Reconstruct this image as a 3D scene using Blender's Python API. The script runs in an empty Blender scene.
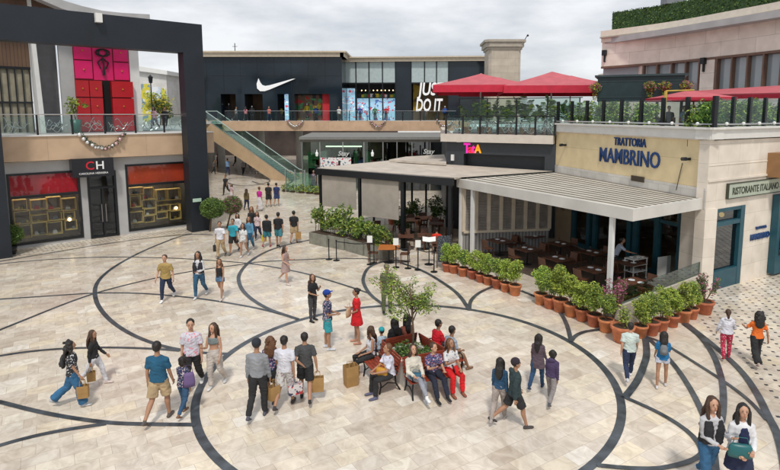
import bpy, math, random
import numpy as np
from mathutils import Vector, Matrix

scene = bpy.context.scene
COL = scene.collection
rnd = random.Random(11)
R = math.radians

# ------------------------------------------------------------------ camera
F, PITCH, HC, CX, CY = 555.0, 0.1242, 6.9, 410.0, 183.0      # in pixels of a 780 x 470 picture
cam = bpy.data.cameras.new('camera'); camo = bpy.data.objects.new('camera', cam); COL.objects.link(camo)
cam.sensor_width = 36; cam.lens = 36*F/780
cam.shift_x = (390-CX)/780; cam.shift_y = (CY-235)/780
cam.clip_start = .1; cam.clip_end = 3000
camo.location = (0, 0, HC); camo.rotation_euler = (math.pi/2-PITCH, 0, 0)
scene.camera = camo
c_, s_ = math.cos(PITCH), math.sin(PITCH)
FW = Vector((0, c_, -s_)); DN = Vector((0, -s_, -c_)); RT = Vector((1, 0, 0))
def ray(x, y): return RT*(x-CX)+DN*(y-CY)+FW*F
def G(x, y, z=0.0):
    r = ray(x, y); t = (z-HC)/r.z; return Vector((r.x*t, r.y*t, z))
def PX(v):
    v = Vector(v)-Vector((0, 0, HC)); k = v.dot(FW)
    return CX+F*v.dot(RT)/k, CY+F*v.dot(DN)/k
def HT(b, y):
    lo, hi = -2, 40
    for _ in range(40):
        m = (lo+hi)/2
        if PX((b.x, b.y, m))[1] > y: lo = m
        else: hi = m
    return m

# ------------------------------------------------------------------ sky and sun
w = bpy.data.worlds.new('World'); scene.world = w; w.use_nodes = True
nt = w.node_tree; N = nt.nodes; L = nt.links
bg = N['Background']; bg.inputs[1].default_value = .11
sky = N.new('ShaderNodeTexSky'); sky.sky_type = 'NISHITA'; sky.sun_disc = False
sky.sun_elevation = R(56); sky.sun_rotation = R(178)
tc = N.new('ShaderNodeTexCoord'); mp = N.new('ShaderNodeMapping'); mp.inputs[3].default_value = (1, 1, 3.2)
n1 = N.new('ShaderNodeTexNoise'); n1.inputs['Scale'].default_value = 2.3; n1.inputs['Detail'].default_value = 7; n1.inputs['Roughness'].default_value = .55
cr = N.new('ShaderNodeValToRGB'); e = cr.color_ramp
e.elements[0].position = .37; e.elements[0].color = (.44, .48, .54, 1)
e.elements[1].position = .60; e.elements[1].color = (.93, .94, .96, 1)
mu = N.new('ShaderNodeVectorMath'); mu.operation = 'SCALE'; mu.inputs[3].default_value = 6.2
mx = N.new('ShaderNodeMixRGB'); mx.inputs[0].default_value = .93
L.new(tc.outputs['Generated'], mp.inputs[0]); L.new(mp.outputs[0], n1.inputs['Vector']); L.new(n1.outputs['Fac'], cr.inputs[0])
L.new(cr.outputs[0], mu.inputs[0]); L.new(sky.outputs[0], mx.inputs[1]); L.new(mu.outputs[0], mx.inputs[2]); L.new(mx.outputs[0], bg.inputs[0])
sun = bpy.data.lights.new('sun', 'SUN'); sun.energy = 1.5; sun.angle = R(6); sun.color = (1, .95, .87)
suno = bpy.data.objects.new('sun', sun); COL.objects.link(suno)
# sun direction: behind the camera to the right and high
az, el = R(178), R(56)
sd = Vector((math.sin(az)*math.cos(el), math.cos(az)*math.cos(el), math.sin(el)))
suno.rotation_euler = sd.to_track_quat('Z', 'Y').to_euler(); suno.location = (0, 0, 60)
scene.view_settings.view_transform = 'Standard'; scene.view_settings.look = 'None'
scene.view_settings.exposure = .57; scene.view_settings.gamma = 1
scene.render.engine = 'CYCLES'
scene.cycles.max_bounces = 6; scene.cycles.transparent_max_bounces = 12

# ------------------------------------------------------------------ materials
MC = {}
def mat(key, col=(.5, .5, .5), rough=.6, metal=0, var=.12, vs=3.0, bump=0, bs=30, spec=.5, emit=0, alpha=1, rand=0):
    if key in MC: return MC[key]
    m = bpy.data.materials.new(key); m.use_nodes = True; t = m.node_tree; n = t.nodes; b = n['Principled BSDF']
    b.inputs['Roughness'].default_value = rough; b.inputs['Metallic'].default_value = metal
    b.inputs['Specular IOR Level'].default_value = spec
    b.inputs['Base Color'].default_value = (*col, 1)
    if var:
        g = n.new('ShaderNodeTexCoord'); no = n.new('ShaderNodeTexNoise'); no.inputs['Scale'].default_value = vs; no.inputs['Detail'].default_value = 6
        r = n.new('ShaderNodeValToRGB'); r.color_ramp.elements[0].position = .3; r.color_ramp.elements[1].position = .7
        r.color_ramp.elements[0].color = (*[max(0, c*(1-var)) for c in col], 1); r.color_ramp.elements[1].color = (*[min(1, c*(1+var)) for c in col], 1)
        t.links.new(g.outputs['Object'], no.inputs['Vector']); t.links.new(no.outputs['Fac'], r.inputs[0]); t.links.new(r.outputs[0], b.inputs['Base Color'])
        if rand:     # every copy of a thing gets a slightly different tone
            oi = n.new('ShaderNodeObjectInfo'); mr = n.new('ShaderNodeMapRange'); mr.inputs[3].default_value = 1-rand; mr.inputs[4].default_value = 1+rand*.7
            hs = n.new('ShaderNodeHueSaturation'); mh = n.new('ShaderNodeMapRange'); mh.inputs[3].default_value = .5-rand*.05; mh.inputs[4].default_value = .5+rand*.05
            t.links.new(oi.outputs['Random'], mr.inputs[0]); t.links.new(mr.outputs[0], hs.inputs['Value']); t.links.new(oi.outputs['Random'], mh.inputs[0]); t.links.new(mh.outputs[0], hs.inputs['Hue'])
            t.links.new(r.outputs[0], hs.inputs['Color']); t.links.new(hs.outputs[0], b.inputs['Base Color'])
    if bump:
        no2 = n.new('ShaderNodeTexNoise'); no2.inputs['Scale'].default_value = bs; no2.inputs['Detail'].default_value = 3
        g2 = n.new('ShaderNodeTexCoord'); t.links.new(g2.outputs['Object'], no2.inputs['Vector'])
        bp = n.new('ShaderNodeBump'); bp.inputs['Strength'].default_value = bump; bp.inputs['Distance'].default_value = .02
        t.links.new(no2.outputs['Fac'], bp.inputs['Height']); t.links.new(bp.outputs[0], b.inputs['Normal'])
    if emit:
        b.inputs['Emission Color'].default_value = (*col, 1); b.inputs['Emission Strength'].default_value = emit
    MC[key] = m; return m
def glass(key, tint=(.8, .9, .9), tr=.75, rough=.02):
    if key in MC: return MC[key]
    m = bpy.data.materials.new(key); m.use_nodes = True; t = m.node_tree; n = t.nodes; n.remove(n['Principled BSDF'])
    a = n.new('ShaderNodeBsdfTransparent'); a.inputs[0].default_value = (*tint, 1)
    g = n.new('ShaderNodeBsdfGlossy'); g.inputs['Roughness'].default_value = rough; g.inputs[0].default_value = (.95, .97, 1, 1)
    fr = n.new('ShaderNodeLayerWeight'); fr.inputs[0].default_value = .5
    pw_ = n.new('ShaderNodeMath'); pw_.operation = 'POWER'; pw_.inputs[1].default_value = 4; t.links.new(fr.outputs['Facing'], pw_.inputs[0])
    ad = n.new('ShaderNodeMath'); ad.operation = 'MULTIPLY_ADD'; ad.inputs[1].default_value = .5; ad.inputs[2].default_value = (1-tr)*.4; ad.use_clamp = True
    mm = n.new('ShaderNodeMixShader'); t.links.new(pw_.outputs[0], ad.inputs[0]); t.links.new(ad.outputs[0], mm.inputs[0])
    t.links.new(a.outputs[0], mm.inputs[1]); t.links.new(g.outputs[0], mm.inputs[2]); t.links.new(mm.outputs[0], n['Material Output'].inputs[0])
    MC[key] = m; return m
def pattern(key, base, cols, scale=22, thr=.5):
    """printed cloth: blotches of the given colours on a base"""
    if key in MC: return MC[key]
    m = mat(key, base, .85, var=0, bump=.5, bs=14); t = m.node_tree; n = t.nodes; b = n['Principled BSDF']
    g = n.new('ShaderNodeTexCoord'); prev = None
    for i, c in enumerate(cols):
        no = n.new('ShaderNodeTexNoise'); no.inputs['Scale'].default_value = scale*(1+.25*i); no.inputs['Detail'].default_value = 1
        mpp = n.new('ShaderNodeMapping'); mpp.inputs[1].default_value = (i*7.3, i*3.1, i*5.7)
        t.links.new(g.outputs['Object'], mpp.inputs[0]); t.links.new(mpp.outputs[0], no.inputs['Vector'])
        r = n.new('ShaderNodeValToRGB'); r.color_ramp.interpolation = 'LINEAR'
        r.color_ramp.elements[0].position = thr+.04; r.color_ramp.elements[0].color = (0, 0, 0, 1)
        r.color_ramp.elements[1].position = thr+.08; r.color_ramp.elements[1].color = (1, 1, 1, 1)
        t.links.new(no.outputs['Fac'], r.inputs[0])
        x = n.new('ShaderNodeMixRGB'); t.links.new(r.outputs[0], x.inputs[0]); x.inputs[2].default_value = (*c, 1)
        if prev is None: x.inputs[1].default_value = (*base, 1)
        else: t.links.new(prev.outputs[0], x.inputs[1])
        prev = x
    t.links.new(prev.outputs[0], b.inputs['Base Color']); return m
def blockmat(key, col, mortar, bw, bh, ang=0, rough=.6, msize=.008, var=.08, axis='wall', u=(1, 0), squash=1, bump=.3):
    """stone cladding blocks on a vertical wall running along u"""
    if key in MC: return MC[key]
    m = bpy.data.materials.new(key); m.use_nodes = True; t = m.node_tree; n = t.nodes; b = n['Principled BSDF']; b.inputs['Roughness'].default_value = rough
    g = n.new('ShaderNodeNewGeometry')
    d = n.new('ShaderNodeVectorMath'); d.operation = 'DOT_PRODUCT'; d.inputs[1].default_value = (u[0], u[1], 0)
    sp = n.new('ShaderNodeSeparateXYZ'); cb = n.new('ShaderNodeCombineXYZ')
    t.links.new(g.outputs['Position'], d.inputs[0]); t.links.new(g.outputs['Position'], sp.inputs[0])
    t.links.new(d.outputs['Value'], cb.inputs[0]); t.links.new(sp.outputs[2], cb.inputs[1])
    br = n.new('ShaderNodeTexBrick'); br.inputs['Scale'].default_value = 1; br.inputs['Brick Width'].default_value = bw; br.inputs['Row Height'].default_value = bh
    br.inputs['Mortar Size'].default_value = msize; br.inputs['Mortar Smooth'].default_value = .3
    br.inputs['Color1'].default_value = (*[c*(1-var) for c in col], 1); br.inputs['Color2'].default_value = (*[min(1, c*(1+var)) for c in col], 1); br.inputs['Mortar'].default_value = (*mortar, 1)
    t.links.new(cb.outputs[0], br.inputs[0])
    no = n.new('ShaderNodeTexNoise'); no.inputs['Scale'].default_value = 1.4; no.inputs['Detail'].default_value = 8
    t.links.new(g.outputs['Position'], no.inputs['Vector'])
    r = n.new('ShaderNodeValToRGB'); r.color_ramp.elements[0].color = (.88, .87, .85, 1); r.color_ramp.elements[1].color = (1.05, 1.05, 1.05, 1); r.color_ramp.elements[0].position = .3; r.color_ramp.elements[1].position = .65
    t.links.new(no.outputs['Fac'], r.inputs[0])
    x = n.new('ShaderNodeMixRGB'); x.blend_type = 'MULTIPLY'; x.inputs[0].default_value = 1
    t.links.new(br.outputs[0], x.inputs[1]); t.links.new(r.outputs[0], x.inputs[2]); t.links.new(x.outputs[0], b.inputs['Base Color'])
    MC[key] = m; return m

def paving():
    m = bpy.data.materials.new('travertine'); m.use_nodes = True; t = m.node_tree; n = t.nodes; b = n['Principled BSDF']
    lk = t.links.new
    g = n.new('ShaderNodeNewGeometry'); mpp = n.new('ShaderNodeMapping'); mpp.vector_type = 'POINT'; mpp.inputs[2].default_value = (0, 0, R(-33))
    lk(g.outputs['Position'], mpp.inputs[0])
    def brick(w, h, c1, c2, off, freq, mort):
        br = n.new('ShaderNodeTexBrick'); br.inputs['Scale'].default_value = 1; br.inputs['Brick Width'].default_value = w; br.inputs['Row Height'].default_value = h
        br.inputs['Mortar Size'].default_value = mort; br.inputs['Mortar Smooth'].default_value = .2; br.inputs['Bias'].default_value = 0
        br.inputs['Color1'].default_value = c1; br.inputs['Color2'].default_value = c2; br.inputs['Mortar'].default_value = (.36, .32, .26, 1)
        br.offset = off; br.offset_frequency = freq; lk(mpp.outputs[0], br.inputs[0]); return br
    a = brick(.66, .42, (.0, .0, .0, 1), (1, 1, 1, 1), .37, 2, .0035); a.inputs['Mortar'].default_value = (.5, .5, .5, 1)
    # per-tile value through a colour ramp of travertine tones
    r = n.new('ShaderNodeValToRGB'); e = r.color_ramp
    e.elements[0].position = 0; e.elements[0].color = (.58, .51, .43, 1)
    e.elements[1].position = 1; e.elements[1].color = (.80, .77, .71, 1)
    for p, c in ((.22, (.66, .59, .50)), (.4, (.71, .66, .58)), (.55, (.65, .59, .52)), (.7, (.74, .68, .59)), (.85, (.74, .66, .52))):
        q = e.elements.new(p); q.color = (*c, 1)
    lk(a.outputs[0], r.inputs[0])
    # veins and clouding inside the stone
    n1 = n.new('ShaderNodeTexNoise'); n1.inputs['Scale'].default_value = 2.1; n1.inputs['Detail'].default_value = 9; n1.inputs['Roughness'].default_value = .62; n1.inputs['Distortion'].default_value = 1.6
    m2 = n.new('ShaderNodeMapping'); m2.inputs[3].default_value = (1.25, 1.0, 1); lk(mpp.outputs[0], m2.inputs[0]); lk(m2.outputs[0], n1.inputs['Vector'])
    r1 = n.new('ShaderNodeValToRGB'); r1.color_ramp.elements[0].position = .32; r1.color_ramp.elements[0].color = (.80, .76, .72, 1); r1.color_ramp.elements[1].position = .62; r1.color_ramp.elements[1].color = (1.1, 1.09, 1.07, 1)
    lk(n1.outputs['Fac'], r1.inputs[0])
    x = n.new('ShaderNodeMixRGB'); x.blend_type = 'MULTIPLY'; x.inputs[0].default_value = .9; lk(r.outputs[0], x.inputs[1]); lk(r1.outputs[0], x.inputs[2])
    n3 = n.new('ShaderNodeTexNoise'); n3.inputs['Scale'].default_value = .28; n3.inputs['Detail'].default_value = 5; lk(g.outputs['Position'], n3.inputs['Vector'])
    r3 = n.new('ShaderNodeValToRGB'); r3.color_ramp.elements[0].position = .35; r3.color_ramp.elements[0].color = (.84, .83, .82, 1); r3.color_ramp.elements[1].position = .65; r3.color_ramp.elements[1].color = (1.08, 1.06, 1.04, 1)
    lk(n3.outputs['Fac'], r3.inputs[0]); x2 = n.new('ShaderNodeMixRGB'); x2.blend_type = 'MULTIPLY'; x2.inputs[0].default_value = 1; lk(x.outputs[0], x2.inputs[1]); lk(r3.outputs[0], x2.inputs[2])
    # joints
    j = brick(.66, .42, (1, 1, 1, 1), (1, 1, 1, 1), .37, 2, .005); j.inputs['Mortar'].default_value = (.72, .69, .65, 1)
    x3 = n.new('ShaderNodeMixRGB'); x3.blend_type = 'MULTIPLY'; x3.inputs[0].default_value = 1; lk(x2.outputs[0], x3.inputs[1]); lk(j.outputs[0], x3.inputs[2])
    # dark scattered spots (dropped gum, stains)
    vo = n.new('ShaderNodeTexVoronoi'); vo.inputs['Scale'].default_value = 1.3; lk(g.outputs['Position'], vo.inputs['Vector'])
    r4 = n.new('ShaderNodeValToRGB'); r4.color_ramp.elements[0].position = .018; r4.color_ramp.elements[0].color = (.55, .5, .45, 1); r4.color_ramp.elements[1].position = .03; r4.color_ramp.elements[1].color = (1, 1, 1, 1)
    lk(vo.outputs['Distance'], r4.inputs[0]); x4 = n.new('ShaderNodeMixRGB'); x4.blend_type = 'MULTIPLY'; x4.inputs[0].default_value = .8; lk(x3.outputs[0], x4.inputs[1]); lk(r4.outputs[0], x4.inputs[2])
    lk(x4.outputs[0], b.inputs['Base Color'])
    rr = n.new('ShaderNodeMapRange'); rr.inputs[3].default_value = .05; rr.inputs[4].default_value = .28; lk(n1.outputs['Fac'], rr.inputs[0]); lk(rr.outputs[0], b.inputs['Roughness'])
    b.inputs['Specular IOR Level'].default_value = .5
    bp = n.new('ShaderNodeBump'); bp.inputs['Strength'].default_value = .12; bp.inputs['Distance'].default_value = .01; lk(n1.outputs['Fac'], bp.inputs['Height']); lk(bp.outputs[0], b.inputs['Normal'])
    return m

# ------------------------------------------------------------------ mesh helpers
class MB:
    def __init__(s): s.v = []; s.f = []; s.m = []
    def add(s, vs, fs, mi=0):
        o = len(s.v); s.v += [tuple(p) for p in vs]; s.f += [tuple(o+i for i in f) for f in fs]; s.m += [mi]*len(fs); return s
    def hexa(s, p, mi=0):   # p: 4 bottom (ccw) + 4 top
        return s.add(p, [(3, 2, 1, 0), (4, 5, 6, 7), (0, 1, 5, 4), (1, 2, 6, 5), (2, 3, 7, 6), (3, 0, 4, 7)], mi)
    def box(s, c, d, mi=0, rz=0):
        cx, cy, cz = c; a, b, h = d[0]/2, d[1]/2, d[2]/2; co, si = math.cos(rz), math.sin(rz)
        q = [(-a, -b), (a, -b), (a, b), (-a, b)]
        return s.hexa([(cx+x*co-y*si, cy+x*si+y*co, cz-h) for x, y in q]+[(cx+x*co-y*si, cy+x*si+y*co, cz+h) for x, y in q], mi)
    def prism(s, poly, z0, z1, mi=0):
        n = len(poly)
        a = sum(poly[i][0]*poly[(i+1) % n][1]-poly[(i+1) % n][0]*poly[i][1] for i in range(n))
        if a < 0: poly = poly[::-1]
        zz0 = z0 if hasattr(z0, '__len__') else [z0]*n; zz1 = z1 if hasattr(z1, '__len__') else [z1]*n
        return s.add([(p[0], p[1], z) for p, z in zip(poly, zz0)]+[(p[0], p[1], z) for p, z in zip(poly, zz1)],
                     [tuple(range(n-1, -1, -1)), tuple(range(n, 2*n))]+[(i, (i+1) % n, n+(i+1) % n, n+i) for i in range(n)], mi)
    def loft(s, pts, rx, ry=None, xd=None, seg=10, mi=0, cap=True):
        pts = [Vector(p) for p in pts]; n = len(pts)
        if not hasattr(rx, '__len__'): rx = [rx]*n
        if ry is None: ry = rx
        if not hasattr(ry, '__len__'): ry = [ry]*n
        o = len(s.v); X = None
        for i, p in enumerate(pts):
            t = (pts[min(i+1, n-1)]-pts[max(i-1, 0)]).normalized()
            if xd is not None: ref = Vector(xd)
            elif X is None: ref = Vector((1, 0, 0)) if abs(t.x) < .9 else Vector((0, 1, 0))
            else: ref = X
            X = (ref-t*ref.dot(t)).normalized(); Y = t.cross(X)
            for k in range(seg):
                a = 2*math.pi*k/seg
                s.v.append(tuple(p+X*(rx[i]*math.cos(a))+Y*(ry[i]*math.sin(a))))
        for i in range(n-1):
            for k in range(seg):
                k2 = (k+1) % seg
                s.f.append((o+i*seg+k, o+i*seg+k2, o+(i+1)*seg+k2, o+(i+1)*seg+k)); s.m.append(mi)
        if cap:
            s.f.append(tuple(o+k for k in range(seg-1, -1, -1))); s.m.append(mi)
            s.f.append(tuple(o+(n-1)*seg+k for k in range(seg))); s.m.append(mi)
        return s
    def ball(s, c, r, mi=0, M=None, u=10, w_=7):
        c = Vector(c); r = Vector((r, r, r)) if not hasattr(r, '__len__') else Vector(r); o = len(s.v)
        vs = [Vector((0, 0, -r.z))]
        for j in range(1, w_):
            ph = math.pi*j/w_-math.pi/2
            for k in range(u): a = 2*math.pi*k/u; vs.append(Vector((r.x*math.cos(ph)*math.cos(a), r.y*math.cos(ph)*math.sin(a), r.z*math.sin(ph))))
        vs.append(Vector((0, 0, r.z)))
        if M is not None: vs = [M @ v for v in vs]
        fs = [(0, 1+(k+1) % u, 1+k) for k in range(u)]
        for j in range(w_-2):
            for k in range(u): a = 1+j*u+k; b = 1+j*u+(k+1) % u; fs.append((a, b, b+u, a+u))
        t = len(vs)-1; fs += [(t, 1+(w_-2)*u+k, 1+(w_-2)*u+(k+1) % u) for k in range(u)]
        return s.add([v+c for v in vs], fs, mi)
    def lathe(s, c, prof, seg=16, mi=0):
        o = len(s.v); c = Vector(c); n = len(prof)
        for r, z in prof:
            for k in range(seg): a = 2*math.pi*k/seg; s.v.append((c.x+r*math.cos(a), c.y+r*math.sin(a), c.z+z))
        for i in range(n-1):
            for k in range(seg): k2 = (k+1) % seg; s.f.append((o+i*seg+k, o+i*seg+k2, o+(i+1)*seg+k2, o+(i+1)*seg+k)); s.m.append(mi)
        s.f.append(tuple(o+k for k in range(seg-1, -1, -1))); s.m.append(mi); s.f.append(tuple(o+(n-1)*seg+k for k in range(seg))); s.m.append(mi)
        return s
    def bar(s, a, b, r, mi=0, seg=6): return s.loft([a, b], r, seg=seg, mi=mi)
    def leaves(s, c, rad, n, size, rg, mis=(0, 1), shell=.45, zbias=0, lumps=0):
        """many small leaf faces spread through an uneven volume"""
        c = Vector(c)
        lp = [(Vector((rg.uniform(-1, 1), rg.uniform(-1, 1), rg.uniform(-1, 1))), rg.uniform(.35, .6)) for _ in range(lumps)]
        for i in range(n):
            if lp and rg.random() < .85:
                q, k = rg.choice(lp); d = Vector((rg.gauss(0, 1), rg.gauss(0, 1), rg.gauss(0, 1))).normalized()*k*rg.uniform(.5, 1)+q*.72
            else:
                d = Vector((rg.gauss(0, 1), rg.gauss(0, 1), rg.gauss(0, 1))).normalized()*(rg.uniform(shell, 1)**.6)*rg.uniform(.85, 1.12)
            p = c+Vector((d.x*rad[0], d.y*rad[1], d.z*rad[2]+zbias*rg.random()))
            a = Vector((rg.gauss(0, 1), rg.gauss(0, 1), rg.gauss(0, .7))).normalized()
            b = a.cross(Vector((rg.gauss(0, 1), rg.gauss(0, 1), rg.gauss(0, 1)))).normalized(); z = size*rg.uniform(.6, 1.3)
            nn = a.cross(b)*z*.18
            s.add([p-a*z, p+b*z*.42+nn, p+a*z, p-b*z*.42+nn], [(0, 1, 2, 3)], rg.choice(mis))
        return s
    def build(s, name, mats, parent=None, smooth=False, local=False):
        me = bpy.data.meshes.new(name)
        vs = s.v
        if parent is not None and not local:
            Mi = (Matrix.LocRotScale(parent.location, parent.rotation_euler, parent.scale)).inverted() if parent.parent is None else WM(parent).inverted()
            vs = [tuple(Mi @ Vector(v)) for v in vs]
        me.from_pydata(vs, [], s.f); mats = mats if isinstance(mats, (list, tuple)) else [mats]
        for m in mats: me.materials.append(m)
        if len(mats) > 1: me.polygons.foreach_set('material_index', s.m)
        if smooth: me.polygons.foreach_set('use_smooth', [True]*len(s.f))
        me.update(); o = bpy.data.objects.new(name, me); COL.objects.link(o); o.parent = parent; return o
def WM(o):
    m = Matrix.LocRotScale(o.location, o.rotation_euler, o.scale)
    return WM(o.parent) @ m if o.parent else m
def tag(o, label, cat, group=None, kind=None):
    o['label'] = label
    if cat: o['category'] = cat
    if group: o['group'] = group
    if kind: o['kind'] = kind
    return o
def thing(name, loc, label, cat, group=None, rz=0, sc=1):
    o = bpy.data.objects.new(name, None); o.empty_display_size = .2; COL.objects.link(o)
    o.location = loc; o.rotation_euler = (0, 0, rz); o.scale = (sc, sc, sc); return tag(o, label, cat, group)
def struct(o): o['kind'] = 'structure'; return o
def dup(root, loc, rz=None, label=None, sc=None):
    r = root.copy(); COL.objects.link(r); r.location = loc
    if rz is not None: r.rotation_euler = (0, 0, rz)
    if sc is not None: r.scale = (sc, sc, sc) if not hasattr(sc, '__len__') else sc
    if label: r['label'] = label
    for ch in list(root.children):
        c = ch.copy(); COL.objects.link(c); c.parent = r
        for g in list(ch.children):
            d = g.copy(); COL.objects.link(d); d.parent = c
    return r
def text(name, body, size, origin, ux, mt, parent=None, ext=.02, width=None, bold=0, nrm=None, shear=0, up=(0, 0, 1)):
    cu = bpy.data.curves.new(name, 'FONT'); cu.body = body; cu.size = size; cu.extrude = ext; cu.offset = bold; cu.shear = shear; cu.resolution_u = 3
    o = bpy.data.objects.new(name, cu); COL.objects.link(o); dg = bpy.context.evaluated_depsgraph_get()
    me = bpy.data.meshes.new_from_object(o.evaluated_get(dg)); bpy.data.objects.remove(o)
    X = Vector((ux[0], ux[1], 0)).normalized(); Z = Vector(up); Nn = X.cross(Z)
    wd = max(v.co.x for v in me.vertices) or 1; k = (width/wd) if width else 1
    loc = Vector(origin)
    pl = parent.location if parent else Vector((0, 0, 0))
    for v in me.vertices: x, y, z = v.co; v.co = loc+X*(x*k)+Z*y+Nn*z-pl
    me.materials.clear(); me.materials.append(mt); q = bpy.data.objects.new(name, me); COL.objects.link(q); q.parent = parent; return q
class Fr:
    """a vertical plane: origin, horizontal direction u; n points to the viewer's side"""
    def __init__(s, a, b): s.o = Vector((a[0], a[1])); d = Vector((b[0], b[1]))-s.o; s.len = d.length; s.u = d.normalized(); s.n = Vector((s.u.y, -s.u.x))
    def p(s, t, z, n=0): q = s.o+s.u*t+s.n*n; return Vector((q.x, q.y, z))
    def hit(s, x, y, n=0):
        r = ray(x, y); o = s.o+s.n*n; k = (o.dot(s.n))/(r.x*s.n.x+r.y*s.n.y); q = Vector((r.x*k, r.y*k))
        return (q-s.o).dot(s.u), HC+r.z*k
    def t(s, x, y=150, n=0): return s.hit(x, y, n)[0]
    def box(s, mb, t0, t1, z0, z1, n0, n1, mi=0):
        a, b = s.o+s.u*t0, s.o+s.u*t1
        q = [a+s.n*n1, b+s.n*n1, b+s.n*n0, a+s.n*n0]
        return mb.hexa([(v.x, v.y, z0) for v in q]+[(v.x, v.y, z1) for v in q], mi)
    def poly(s, mb, pts, n0, n1, mi=0):   # pts: (t,z) outline, extruded between n0 and n1
        k = len(pts)
        a = sum(pts[i][0]*pts[(i+1) % k][1]-pts[(i+1) % k][0]*pts[i][1] for i in range(k))
        if a < 0: pts = pts[::-1]
        vs = [s.p(t, z, n1) for t, z in pts]+[s.p(t, z, n0) for t, z in pts]
        return mb.add(vs, [tuple(range(k)), tuple(range(2*k-1, k-1, -1))]+[(i, k+i, k+(i+1) % k, (i+1) % k) for i in range(k)], mi)

# palette
black = mat('black_metal', (.012, .014, .017), .35, .3, 0)
portal_m = mat('portal_panels', (.010, .015, .023), .5, .1, .25, .8)
darkglass = mat('dark_glass_panel', (.010, .018, .026), .09, 0, .3, .3, spec=.5)
tan = blockmat('tan_band', (.56, .40, .27), (.36, .26, .18), 2.4, 3.0, msize=.01, u=(.7527, .6584), var=.03)
concrete = mat('pale_render', (.42, .42, .42), .8, var=.1, vs=1.2, bump=.1)
white = mat('white_paint', (.74, .74, .72), .5, var=.05, vs=2)
wood = mat('red_slat_wood', (.27, .045, .02), .45, var=.3, vs=9)
terracotta = mat('terracotta', (.48, .15, .07), .8, var=.28, vs=6, bump=.2, rand=.25)
soil = mat('soil', (.06, .035, .02), .95, var=.4, vs=30)
leafA = mat('leaf_mid', (.15, .25, .045), .6, var=.45, vs=5, rand=.2); leafB = mat('leaf_light', (.36, .45, .06), .6, var=.4, vs=5, rand=.2)
leafC = mat('leaf_dark', (.035, .085, .02), .6, var=.3, vs=6); leafD = mat('leaf_olive', (.12, .16, .05), .6, var=.3, vs=6)
leafP = mat('leaf_pink', (.38, .10, .18), .6, var=.3, vs=6); leafY = mat('leaf_yellow', (.42, .36, .03), .6, var=.3, vs=6)
bark = mat('bark', (.12, .08, .05), .9, var=.3, vs=20)
steel = mat('steel', (.5, .5, .5), .3, .9, 0)
railglass = glass('rail_glass', (.84, .92, .90), .92)
clear = glass('shop_glass', (.84, .87, .87), .93)
teal = mat('teal_paint', (.012, .075, .105), .45, var=.15)
interior_dark = mat('dark_interior', (.03, .028, .027), .8, var=.3, vs=1)
redcanvas = mat('red_canvas', (.50, .11, .13), .75, var=.12, vs=2, bump=.15, bs=6)
beige_roof = mat('beige_roof', (.52, .46, .39), .75, var=.15, vs=1.5)
line_m = mat('dark_inlay', (.055, .065, .075), .28, var=.55, vs=3)

# ================================================================== SETTING: ground
g = MB(); g.add([(-150, -60, 0), (150, -60, 0), (150, 260, 0), (-150, 260, 0)], [(0, 1, 2, 3)])
struct(g.build('ground', paving()))

def smooth_path(pts, step=.18):
    out = []; P = [pts[0]]+pts+[pts[-1]]
    for i in range(1, len(P)-2):
        a, b, c, d = P[i-1], P[i], P[i+1], P[i+2]; n = max(2, int((c-b).length/step))
        for k in range(n):
            t = k/n; out.append(.5*((2*b)+(-a+c)*t+(2*a-5*b+4*c-d)*t*t+(-a+3*b-3*c+d)*t**3))
    out.append(P[-2]); return out
def ribbon(mb, pts, wd, z, closed=False):
    n = len(pts); L_ = []; Rr = []
    for i, p in enumerate(pts):
        a = pts[(i-1) % n] if closed else pts[max(i-1, 0)]; b = pts[(i+1) % n] if closed else pts[min(i+1, n-1)]
        t = (b-a); t.z = 0; t.normalize(); q = Vector((-t.y, t.x, 0))*wd/2
        L_.append((p.x+q.x, p.y+q.y, z)); Rr.append((p.x-q.x, p.y-q.y, z))
    m = n if closed else n-1
    mb.add(L_+Rr, [(n+i, n+(i+1) % n, (i+1) % n, i) for i in range(m)])
RC = Vector((-.04, 14.11, 0)); RR = 5.337
inl = []
mb = MB(); ribbon(mb, [RC+Vector((RR*math.cos(a), RR*math.sin(a), 0)) for a in [2*math.pi*k/120 for k in range(120)]], .20, .004, True); inl.append(mb)
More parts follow.
